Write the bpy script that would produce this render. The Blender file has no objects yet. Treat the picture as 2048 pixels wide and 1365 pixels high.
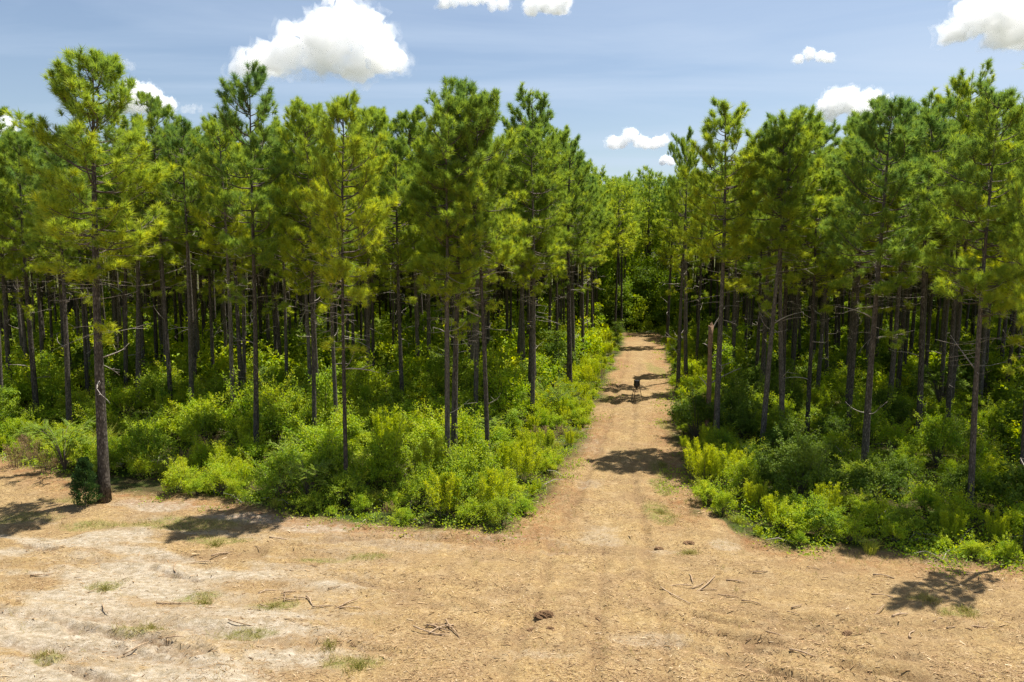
import bpy, math
import numpy as np
from mathutils import Vector, Matrix, Euler

# ------------------------------------------------------------------ camera, sky, sun, exposure
SC = bpy.context.scene
COL = SC.collection
R = math.radians
CAM_H, FPX, HORIZON = 9.0, 1507.0, 505.0
PITCH = math.atan((682.5 - HORIZON) / FPX)
cd = bpy.data.cameras.new('camera'); cam = bpy.data.objects.new('camera', cd); COL.objects.link(cam)
cam.location = (0, 0, CAM_H); cam.rotation_euler = (R(90) - PITCH, 0, 0)
cd.sensor_width = 36; cd.lens = FPX / 2048 * 36; cd.clip_start = .1; cd.clip_end = 30000
SC.camera = cam

SUN_EL, SUN_AZ = R(68), R(58)            # azimuth measured from +y towards +x
w = bpy.data.worlds.new('World'); SC.world = w; w.use_nodes = True
nt = w.node_tree; nt.nodes.clear()
def N(tree, typ, **kw):
    n = tree.nodes.new(typ)
    for k, v in kw.items(): setattr(n, k, v)
    return n
out = N(nt, 'ShaderNodeOutputWorld'); bg = N(nt, 'ShaderNodeBackground'); bg.inputs[1].default_value = .068
sky = N(nt, 'ShaderNodeTexSky', sky_type='NISHITA', sun_disc=False, sun_elevation=SUN_EL, sun_rotation=SUN_AZ)
sky.air_density = 1.0; sky.dust_density = 1.2; sky.ozone_density = 1.3
hs = N(nt, 'ShaderNodeHueSaturation'); hs.inputs['Saturation'].default_value = .93; hs.inputs['Value'].default_value = 1.0
nt.links.new(sky.outputs[0], hs.inputs['Color'])
# thin high cirrus: noise on the direction projected on a high flat layer
tc = N(nt, 'ShaderNodeTexCoord'); sep = N(nt, 'ShaderNodeSeparateXYZ'); nt.links.new(tc.outputs['Generated'], sep.inputs[0])
mx = N(nt, 'ShaderNodeMath', operation='MAXIMUM'); mx.inputs[1].default_value = .05; nt.links.new(sep.outputs[2], mx.inputs[0])
dv = N(nt, 'ShaderNodeVectorMath', operation='DIVIDE'); cmb = N(nt, 'ShaderNodeCombineXYZ')
for i in range(3): nt.links.new(mx.outputs[0], cmb.inputs[i])
nt.links.new(tc.outputs['Generated'], dv.inputs[0]); nt.links.new(cmb.outputs[0], dv.inputs[1])
mp = N(nt, 'ShaderNodeMapping'); mp.inputs['Scale'].default_value = (.22, .55, 1); mp.inputs['Rotation'].default_value = (0, 0, .25)
nt.links.new(dv.outputs[0], mp.inputs[0])
nz = N(nt, 'ShaderNodeTexNoise'); nz.inputs['Scale'].default_value = 1.4; nz.inputs['Detail'].default_value = 7; nz.inputs['Roughness'].default_value = .55; nz.inputs['Distortion'].default_value = .5
nt.links.new(mp.outputs[0], nz.inputs[0])
mr = N(nt, 'ShaderNodeMapRange'); mr.inputs[1].default_value = .40; mr.inputs[2].default_value = .72; mr.inputs[4].default_value = .65
nt.links.new(nz.outputs[0], mr.inputs[0])
mixc = N(nt, 'ShaderNodeMixRGB'); mixc.inputs[2].default_value = (4.6, 5.5, 6.8, 1)
nt.links.new(mr.outputs[0], mixc.inputs[0]); nt.links.new(hs.outputs[0], mixc.inputs[1])
nt.links.new(mixc.outputs[0], bg.inputs[0]); nt.links.new(bg.outputs[0], out.inputs[0])

sl = bpy.data.lights.new('sun', 'SUN'); sun = bpy.data.objects.new('sun', sl); COL.objects.link(sun)
sl.energy = 4.9; sl.angle = R(.5); sl.color = (1, .95, .87)
sdir = Vector((math.sin(SUN_AZ) * math.cos(SUN_EL), math.cos(SUN_AZ) * math.cos(SUN_EL), math.sin(SUN_EL)))
sun.rotation_euler = sdir.to_track_quat('Z', 'Y').to_euler(); sun.location = (20, 20, 60)

SC.view_settings.view_transform = 'Standard'; SC.view_settings.look = 'None'
SC.view_settings.exposure = 1.02; SC.view_settings.gamma = 1
cy = SC.cycles
cy.use_denoising = True
try: cy.denoiser = 'OPENIMAGEDENOISE'
except Exception: pass
cy.denoising_prefilter = 'NONE'; cy.max_bounces = 40; cy.diffuse_bounces = 6; cy.glossy_bounces = 2; cy.transmission_bounces = 5; cy.volume_bounces = 40
cy.sample_clamp_indirect = 6; cy.caustics_reflective = False; cy.caustics_refractive = False
cy.use_adaptive_sampling = False; cy.volume_step_rate = .5

# ------------------------------------------------------------------ helpers
def pix_ground(px, py, z=0.0):
    a = (px - 1024) / FPX; b = -(py - 682.5) / FPX
    d = (a, math.cos(PITCH) + b * math.sin(PITCH), -math.sin(PITCH) + b * math.cos(PITCH))
    t = (z - CAM_H) / d[2]
    return d[0] * t, d[1] * t
def pix_top(y, px, py):                       # world x, z of a pixel at depth y
    a = (682.5 - py) / FPX
    dz = y * (a * math.cos(PITCH) - math.sin(PITCH)) / (math.cos(PITCH) + a * math.sin(PITCH))
    return (px - 1024) / FPX * (y * math.cos(PITCH) - dz * math.sin(PITCH)), CAM_H + dz
def to_pix(x, y, z):
    c, s = math.cos(PITCH), math.sin(PITCH)
    f = y * c - (z - CAM_H) * s; u = y * s + (z - CAM_H) * c
    return 1024 + FPX * x / f, 682.5 - FPX * u / f

def lattice_noise(x, y, seed, scale):
    rs = np.random.RandomState(seed); L = rs.rand(256, 256)
    u = np.asarray(x) / scale + 1000.0; v = np.asarray(y) / scale + 1000.0
    i = np.floor(u).astype(int); j = np.floor(v).astype(int); fu = u - i; fv = v - j
    fu = fu * fu * (3 - 2 * fu); fv = fv * fv * (3 - 2 * fv)
    g = lambda a, b: L[a & 255, b & 255]
    return (g(i, j) * (1 - fu) + g(i + 1, j) * fu) * (1 - fv) + (g(i, j + 1) * (1 - fu) + g(i + 1, j + 1) * fu) * fv
def fbm(x, y, seed, scale, octs=4):
    s = 0; a = 1; t = 0
    for k in range(octs):
        s = s + a * lattice_noise(x, y, seed + k, scale); t += a; a *= .5; scale *= .5
    return s / t

class MB:
    """collects tubes, triangles and quads, links them as ONE mesh"""
    def __init__(s): s.v = []; s.t = []; s.q = []; s.tm = []; s.qm = []; s.n = 0; s.tint = []
    def add(s, V, tris=None, quads=None, mat=0, tint=0.5):
        V = np.asarray(V, float); s.v.append(V); k = len(V)
        if tris is not None and len(tris): s.t.append(np.asarray(tris) + s.n); s.tm.append(np.full(len(tris), mat))
        if quads is not None and len(quads): s.q.append(np.asarray(quads) + s.n); s.qm.append(np.full(len(quads), mat))
        s.tint.append(np.broadcast_to(np.asarray(tint, float), (k,))); s.n += k
    def tube(s, P, r, k=6, mat=0, tint=.5, cap=True):
        P = np.asarray(P, float); r = np.broadcast_to(np.asarray(r, float), (len(P),))
        T = np.gradient(P, axis=0); T /= np.linalg.norm(T, axis=1)[:, None] + 1e-9
        ref = np.array([0, 0, 1.]) if abs(T[0, 2]) < .9 else np.array([1., 0, 0])
        A = np.cross(T, ref); A /= np.linalg.norm(A, axis=1)[:, None] + 1e-9; B = np.cross(T, A)
        an = np.arange(k) * 2 * math.pi / k
        V = P[:, None] + r[:, None, None] * (A[:, None] * np.cos(an)[None, :, None] + B[:, None] * np.sin(an)[None, :, None])
        n = len(P); i = np.arange(n - 1)[:, None] * k; j = np.arange(k)[None]; j2 = (j + 1) % k
        Q = np.stack([i + j, i + j2, i + k + j2, i + k + j], -1).reshape(-1, 4)
        V = V.reshape(-1, 3); tr = []
        if cap:
            V = np.vstack([V, P[0], P[-1]]); a, b = n * k, n * k + 1
            tr = [(a, (m + 1) % k, m) for m in range(k)] + [(b, (n - 1) * k + m, (n - 1) * k + (m + 1) % k) for m in range(k)]
        s.add(V, tr, Q, mat, tint)
    def box(s, c, h, mat=0, rot=None, tint=.5):
        V = np.array([(x, y, z) for x in (-1, 1) for y in (-1, 1) for z in (-1, 1)], float) * h
        if rot is not None: V = V @ np.array(rot.to_3x3()).T
        s.add(V + np.array(c), None, [(0, 1, 3, 2), (4, 6, 7, 5), (0, 4, 5, 1), (2, 3, 7, 6), (0, 2, 6, 4), (1, 5, 7, 3)], mat, tint)
    def mesh(s, name, mats, smooth=False):
        V = np.concatenate(s.v).astype(np.float32)
        t = np.concatenate(s.t) if s.t else np.zeros((0, 3), int); q = np.concatenate(s.q) if s.q else np.zeros((0, 4), int)
        tm = np.concatenate(s.tm) if s.t else np.zeros(0, int); qm = np.concatenate(s.qm) if s.q else np.zeros(0, int)
        me = bpy.data.meshes.new(name); me.vertices.add(len(V)); me.vertices.foreach_set('co', V.ravel())
        loops = np.concatenate([t.ravel(), q.ravel()]).astype(np.int32)
        me.loops.add(len(loops)); me.loops.foreach_set('vertex_index', loops)
        np_ = len(t) + len(q); me.polygons.add(np_)
        st = np.concatenate([np.arange(len(t)) * 3, len(t) * 3 + np.arange(len(q)) * 4]).astype(np.int32)
        me.polygons.foreach_set('loop_start', st)
        me.polygons.foreach_set('material_index', np.concatenate([tm, qm]).astype(np.int32))
        if smooth: me.polygons.foreach_set('use_smooth', np.ones(np_, bool))
        else: me.polygons.foreach_set('use_smooth', np.zeros(np_, bool))
        at = me.attributes.new('tint', 'FLOAT', 'POINT'); at.data.foreach_set('value', np.concatenate(s.tint).astype(np.float32))
        for m in mats: me.materials.append(m)
        me.update(calc_edges=True); me.validate()
        return me

def link(name, me, parent=None, loc=None):
    o = bpy.data.objects.new(name, me); COL.objects.link(o)
    if parent: o.parent = parent
    if loc is not None: o.location = loc
    return o
def tag(o, label=None, cat=None, group=None, kind=None):
    if label: o['label'] = label
    if cat: o['category'] = cat
    if group: o['group'] = group
    if kind: o['kind'] = kind
    return o
def unit(a): return a / (np.linalg.norm(a, axis=-1, keepdims=True) + 1e-9)

# ------------------------------------------------------------------ materials
def new_mat(name):
    m = bpy.data.materials.new(name); m.use_nodes = True; m.node_tree.nodes.clear(); return m, m.node_tree
def ramp(t, stops, interp='LINEAR'):
    n = N(t, 'ShaderNodeValToRGB'); n.color_ramp.interpolation = interp; e = n.color_ramp.elements
    while len(e) < len(stops): e.new(.5)
    for i, (p, c) in enumerate(stops): e[i].position = p; e[i].color = (*c, 1)
    return n
def math_(t, op, a, b=None):
    n = N(t, 'ShaderNodeMath', operation=op)
    for i, x in enumerate((a, b)):
        if x is None: continue
        if isinstance(x, (int, float)): n.inputs[i].default_value = x
        else: t.links.new(x, n.inputs[i])
    return n.outputs[0]
def foliage(name, c0, c1, c2, trans=.4, rnd=.3, rough=.55, gloss=.015):
    """colour by leaf (tint) and by plant (random); thin leaves let light through"""
    m, t = new_mat(name)
    at = N(t, 'ShaderNodeAttribute', attribute_name='tint'); oi = N(t, 'ShaderNodeObjectInfo')
    r = math_(t, 'MULTIPLY', math_(t, 'SUBTRACT', oi.outputs['Random'], .5), rnd)
    f = math_(t, 'ADD', at.outputs['Fac'], r)
    rp = ramp(t, [(0, c0), (.5, c1), (1, c2)]); t.links.new(f, rp.inputs[0])
    d = N(t, 'ShaderNodeBsdfDiffuse'); tr = N(t, 'ShaderNodeBsdfTranslucent'); g = N(t, 'ShaderNodeBsdfGlossy'); g.inputs['Roughness'].default_value = rough
    t.links.new(rp.outputs[0], d.inputs[0])
    hs = N(t, 'ShaderNodeHueSaturation'); hs.inputs['Hue'].default_value = .49; hs.inputs['Saturation'].default_value = 1.08; hs.inputs['Value'].default_value = 1.3
    t.links.new(rp.outputs[0], hs.inputs['Color']); t.links.new(hs.outputs[0], tr.inputs[0])
    a = N(t, 'ShaderNodeMixShader'); a.inputs[0].default_value = trans; t.links.new(d.outputs[0], a.inputs[1]); t.links.new(tr.outputs[0], a.inputs[2])
    b = N(t, 'ShaderNodeMixShader'); b.inputs[0].default_value = gloss; t.links.new(a.outputs[0], b.inputs[1]); t.links.new(g.outputs[0], b.inputs[2])
    g.inputs[0].default_value = (.8, .85, .8, 1)
    o = N(t, 'ShaderNodeOutputMaterial'); t.links.new(b.outputs[0], o.inputs[0]); return m
def bark(name, dark, mid, light, sc=1.0):
    m, t = new_mat(name); tc = N(t, 'ShaderNodeTexCoord'); mp = N(t, 'ShaderNodeMapping')
    mp.inputs['Scale'].default_value = (9 * sc, 9 * sc, 2.6 * sc); t.links.new(tc.outputs['Object'], mp.inputs[0])
    v = N(t, 'ShaderNodeTexVoronoi', feature='DISTANCE_TO_EDGE'); v.inputs['Scale'].default_value = 2.2; t.links.new(mp.outputs[0], v.inputs['Vector'])
    n = N(t, 'ShaderNodeTexNoise'); n.inputs['Scale'].default_value = 1.6; n.inputs['Detail'].default_value = 8; n.inputs['Roughness'].default_value = .7; t.links.new(mp.outputs[0], n.inputs[0])
    f = math_(t, 'ADD', math_(t, 'MULTIPLY', n.outputs[0], .8), math_(t, 'MULTIPLY', v.outputs[0], .7))
    oi = N(t, 'ShaderNodeObjectInfo')
    f2 = math_(t, 'ADD', f, math_(t, 'MULTIPLY', math_(t, 'SUBTRACT', oi.outputs['Random'], .5), .18))
    rp = ramp(t, [(.28, dark), (.52, mid), (.8, light)]); t.links.new(f2, rp.inputs[0])
    b = N(t, 'ShaderNodeBump'); b.inputs['Strength'].default_value = .9; b.inputs['Distance'].default_value = .03; t.links.new(f, b.inputs['Height'])
    p = N(t, 'ShaderNodeBsdfPrincipled'); p.inputs['Roughness'].default_value = .9; p.inputs['Specular IOR Level'].default_value = .15
    t.links.new(rp.outputs[0], p.inputs['Base Color']); t.links.new(b.outputs[0], p.inputs['Normal'])
    o = N(t, 'ShaderNodeOutputMaterial'); t.links.new(p.outputs[0], o.inputs[0]); return m
def plain(name, col, rough=.7, var=.25, sc=12, metal=0):
    m, t = new_mat(name); tc = N(t, 'ShaderNodeTexCoord'); n = N(t, 'ShaderNodeTexNoise'); n.inputs['Scale'].default_value = sc; n.inputs['Detail'].default_value = 6
    t.links.new(tc.outputs['Object'], n.inputs[0])
    rp = ramp(t, [(.3, tuple(c * (1 - var) for c in col)), (.7, tuple(min(1, c * (1 + var)) for c in col))]); t.links.new(n.outputs[0], rp.inputs[0])
    p = N(t, 'ShaderNodeBsdfPrincipled'); p.inputs['Roughness'].default_value = rough; p.inputs['Metallic'].default_value = metal
    t.links.new(rp.outputs[0], p.inputs['Base Color'])
    o = N(t, 'ShaderNodeOutputMaterial'); t.links.new(p.outputs[0], o.inputs[0]); return m
def tinted(name, stops, rough=.85):
    m, t = new_mat(name); at = N(t, 'ShaderNodeAttribute', attribute_name='tint'); rp = ramp(t, stops); t.links.new(at.outputs['Fac'], rp.inputs[0])
    p = N(t, 'ShaderNodeBsdfPrincipled'); p.inputs['Roughness'].default_value = rough; p.inputs['Specular IOR Level'].default_value = .2
    t.links.new(rp.outputs[0], p.inputs['Base Color']); o = N(t, 'ShaderNodeOutputMaterial'); t.links.new(p.outputs[0], o.inputs[0]); return m

M = {}
M['needle'] = foliage('pine_needles', (.12, .22, .055), (.275, .375, .048), (.50, .53, .045), trans=.5, rnd=.42)
M['bark'] = bark('pine_bark', (.024, .020, .016), (.100, .085, .070), (.23, .20, .17))
M['twig'] = plain('twig_wood', (.085, .065, .05), .9)
M['dead'] = bark('dead_wood', (.16, .13, .10), (.40, .35, .30), (.62, .56, .50), 1.3)
M['snag'] = bark('snag_wood', (.09, .05, .03), (.24, .15, .095), (.36, .26, .19), 1.2)
M['leaf_bright'] = foliage('leaf_bright', (.19, .33, .02), (.35, .46, .024), (.50, .52, .03), trans=.45)
M['leaf_mid'] = foliage('leaf_mid', (.13, .25, .022), (.265, .37, .028), (.43, .48, .03), trans=.42)
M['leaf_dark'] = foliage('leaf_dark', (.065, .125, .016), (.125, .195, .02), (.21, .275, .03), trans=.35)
M['plume'] = foliage('leaf_plume', (.23, .34, .03), (.38, .46, .03), (.52, .54, .04), trans=.45, rnd=.35)
M['feather'] = foliage('leaf_feather', (.13, .22, .03), (.23, .34, .04), (.36, .43, .06), trans=.4)
M['cedar'] = foliage('leaf_cedar', (.03, .075, .022), (.06, .12, .03), (.11, .17, .04), trans=.2)
M['grass'] = foliage('grass_blades', (.17, .19, .04), (.32, .29, .08), (.48, .39, .19), trans=.35)
M['dry'] = foliage('dry_weed', (.16, .11, .05), (.30, .21, .10), (.42, .33, .16), trans=.25)
M['tall'] = foliage('tall_grass', (.20, .27, .03), (.36, .39, .05), (.52, .48, .12), trans=.4)
M['chip'] = tinted('wood_chip', [(0, (.11, .06, .03)), (.35, (.27, .165, .08)), (.7, (.42, .285, .145)), (1, (.56, .43, .27))])
M['stick'] = bark('stick_wood', (.18, .11, .06), (.40, .28, .17), (.58, .46, .32), 2)

# ------------------------------------------------------------------ layout of ground, track and forest edge
def poly_w(px): return np.array([pix_ground(*p) for p in px])
FL = poly_w([(-900, 885), (0, 914), (100, 948), (190, 976), (280, 985), (430, 1000), (620, 1033), (760, 1045), (900, 1062), (1040, 1066)])
FR = poly_w([(1377, 983), (1402, 1022), (1472, 1064), (1562, 1088), (1700, 1107), (1870, 1119), (2048, 1129), (2900, 1172)])
TL = poly_w([(1030, 1072), (1052, 1040), (1105, 960), (1145, 900), (1180, 845), (1200, 790), (1225, 735), (1243, 690), (1248, 672)])
TR = poly_w([(1385, 1010), (1372, 970), (1358, 900), (1350, 830), (1345, 780), (1338, 730), (1326, 690), (1322, 672)])
T_END = pix_ground(1285, 668)[1]
def xl(y): return np.interp(y, TL[:, 1], TL[:, 0])
def xr(y): return np.interp(y, TR[:, 1], TR[:, 0])
FLs = FL[np.argsort(FL[:, 0])]; FRs = FR[np.argsort(FR[:, 0])]
def yl(x): return np.interp(x, FLs[:, 0], FLs[:, 1])
def yr(x): return np.interp(x, FRs[:, 0], FRs[:, 1])
def depth_in(x, y):
    """(metres inside the forest, side -1 left / +1 right / 0 beyond the track); negative = open ground"""
    x = np.asarray(x, float); y = np.asarray(y, float)
    xm = (xl(y) + xr(y)) / 2
    left = x < xm
    df = np.where(left, y - yl(np.minimum(x, FLs[-1, 0])), y - yr(np.maximum(x, FRs[0, 0])))
    dt = np.where(left, xl(y) - x, x - xr(y)) * .98
    d = np.minimum(df, dt)
    beyond = y > T_END
    d = np.where(beyond, np.maximum(d, y - T_END), d)
    return d, np.where(beyond & (np.abs(x - xm) < 3.4), 0, np.where(left, -1, 1))

RUTS = [  # pixel polylines, width m, depth m
    ([(90, 1242), (170, 1262), (250, 1275), (330, 1282)], .30, .10), ([(285, 1288), (340, 1300), (410, 1310)], .32, .11),
    ([(300, 1140), (350, 1150), (400, 1163)], .28, .10), ([(-40, 1085), (40, 1090), (110, 1102)], .30, .07),
    ([(80, 1325), (150, 1345), (240, 1372)], .35, .10), ([(620, 1290), (720, 1302), (830, 1312)], .3, .06),
    ([(1390, 1232), (1500, 1243), (1620, 1252), (1750, 1262)], .35, .09), ([(1340, 1255), (1470, 1275), (1640, 1290), (1840, 1320)], .4, .08),
    ([(1500, 1300), (1650, 1320), (1800, 1350), (1900, 1385)], .4, .07), ([(1185, 1370), (1190, 1290), (1200, 1190), (1205, 1100)], .45, .05),
    ([(1010, 1370), (1040, 1290), (1075, 1190), (1105, 1090)], .4, .05), ([(1330, 1370), (1325, 1270), (1300, 1160), (1290, 1060)], .45, .05),
    ([(1290, 1060), (1270, 980), (1262, 900), (1270, 800), (1280, 720)], .45, .05), ([(1130, 1050), (1180, 940), (1215, 850), (1240, 760), (1258, 700)], .45, .05),
    ([(1300, 1235), (1420, 1262), (1600, 1300), (1800, 1345), (1900, 1375)], .55, .06), ([(1420, 1215), (1600, 1236), (1800, 1250), (2048, 1262)], .5, .06), ([(1350, 1290), (1500, 1330), (1650, 1372)], .55, .07), ([(-50, 1225), (120, 1232), (330, 1250), (560, 1290)], .6, .06), ([(-50, 1130), (150, 1128), (330, 1118), (520, 1105)], .6, .05), ([(0, 1290), (200, 1300), (420, 1340)], .6, .06), ([(660, 1150), (740, 1175), (850, 1195), (960, 1215)], .4, .06), ([(1550, 1345), (1700, 1380)], .4, .08), ([(560, 1090), (700, 1075), (850, 1078), (990, 1085)], .5, .06)]
def seg_dist(x, y, P):
    best = np.full(x.shape, 1e9)
    for a, b in zip(P[:-1], P[1:]):
        ab = b - a; t = np.clip(((x - a[0]) * ab[0] + (y - a[1]) * ab[1]) / (ab @ ab + 1e-9), 0, 1)
        best = np.minimum(best, np.hypot(x - a[0] - t * ab[0], y - a[1] - t * ab[1]))
    return best
RUTW = [(poly_w(p), wd, dp) for p, wd, dp in RUTS]
def height(x, y):
    x = np.asarray(x, float); y = np.asarray(y, float)
    near = np.clip((70 - y) / 25, 0, 1) * np.clip((30 - np.abs(x)) / 6, 0, 1)
    z = (fbm(x, y, 5, 6, 3) - .5) * .30 + near * ((fbm(x, y, 15, 1.3, 4) - .5) * .17 + (fbm(x, y, 25, .3, 2) - .5) * .045)
    ridg = near * .04 * np.sin((y + .28 * x + .8 * fbm(x, y, 61, 5, 2)) * 5.5) * fbm(x, y, 33, 4, 2) * (np.abs(depth_in(x, y)[0]) < 40)
    z = z + ridg
    wob = (fbm(x, y, 71, .5, 3) - .5) * .45 + (fbm(x, y, 75, .18, 2) - .5) * .16
    for P, wd, dp in RUTW:
        d = seg_dist(x, y, P) + wob
        z = z - dp * 1.2 * np.exp(-(d / wd * 2.9) ** 2) + dp * .7 * np.exp(-((d - wd * .62) / wd * 3.2) ** 2)
    return z
def h1(x, y): return float(height(np.array([x]), np.array([y]))[0])

def ellipse(x, y, px, py, wpx, hpx):           # soft blob of sand given by its pixel centre and half sizes
    c = pix_ground(px, py); e = pix_ground(px + wpx, py); f = pix_ground(px, py - hpx)
    return ((x - c[0]) / max(.2, e[0] - c[0])) ** 2 + ((y - c[1]) / max(.2, f[1] - c[1])) ** 2
SAND = [(60, 1090, 110, 16), (280, 1110, 120, 14), (180, 1160, 190, 26), (380, 1150, 120, 16), (60, 1200, 160, 22), (300, 1200, 150, 20), (230, 1325, 130, 24), (120, 1290, 180, 26),
        (20, 1345, 120, 22), (330, 1345, 160, 24), (640, 1180, 60, 9), (80, 1240, 200, 18), (420, 1260, 160, 14), (500, 1320, 160, 16), (780, 1078, 240, 14), (930, 1080, 110, 8), (240, 1065, 90, 8), (620, 1055, 60, 8), (1160, 890, 26, 18), (1180, 975, 18, 8),
        (1115, 1100, 26, 14), (1200, 1075, 30, 14), (1190, 765, 14, 8), (1330, 1100, 22, 10), (1450, 1090, 20, 8), (1370, 945, 20, 10), (1880, 1128, 24, 5), (470, 1040, 90, 8), (330, 1010, 90, 10), (1290, 1285, 60, 10), (1080, 1310, 60, 10), (560, 1230, 120, 12)]
GRASS = [(330, 1050, 150, 10), (210, 1175, 30, 7), (390, 1195, 50, 8), (280, 1260, 50, 7), (1320, 1025, 26, 18), (1325, 975, 20, 12), (1320, 940, 18, 14), (540, 1215, 50, 8), (490, 1270, 60, 8), (1850, 1200, 40, 7),
         (1920, 1225, 40, 5), (1330, 850, 14, 14), (1310, 740, 14, 10), (1380, 1105, 14, 5), (160, 1000, 60, 8), (60, 1035, 60, 10), (700, 1330, 60, 8), (100, 1320, 30, 6), (440, 1080, 60, 6), (1210, 800, 20, 10), (1190, 725, 14, 10), (640, 1120, 50, 6), (740, 1115, 40, 6)]

def masks(x, y):
    d, side = depth_in(x, y)
    n1 = fbm(x, y, 41, 1.6, 4); n2 = fbm(x, y, 51, 5, 3); n3 = fbm(x * .22, y + .18 * x, 57, .7, 4); n4 = fbm(x * .5, y + .18 * x, 67, 2.5, 3)
    s = np.zeros_like(x)
    for e in SAND: s = np.maximum(s, (1 if e[0] < 700 else .5) * np.clip(np.exp(-ellipse(x, y, *e) * .55) * (1.0 + (n3 - .5) * 5 + (n1 - .5) * 3), 0, .9))
    # the left of the clearing is sandy with a thin cover of chips
    base = np.clip((-1.5 - x) / 9, 0, 1) * np.clip((25.5 - y) / 3, 0, 1)
    s = np.maximum(s, base * np.clip((n3 - .5) * 7 + (n4 - .5) * 5 + .5, 0, 1) * .88)
    g = np.zeros_like(x)
    for e in GRASS: g = np.maximum(g, np.clip(1.5 - ellipse(x, y, *e) - (n1 - .5) * 3, 0, 1))
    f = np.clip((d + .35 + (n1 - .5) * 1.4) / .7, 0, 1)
    dark = np.zeros_like(x); wob = (fbm(x, y, 71, .5, 3) - .5) * .35
    for P, wd, dp in RUTW: dark = np.maximum(dark, np.exp(-((seg_dist(x, y, P) + wob) / wd * 3.6) ** 2) * min(1, dp / .09))
    litter = np.clip(1 - np.abs(d + .5) / 1.6, 0, 1) * np.clip((n2 - .25) * 3.5, 0, 1)
    return s, g, f, dark, litter, d, side

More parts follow.
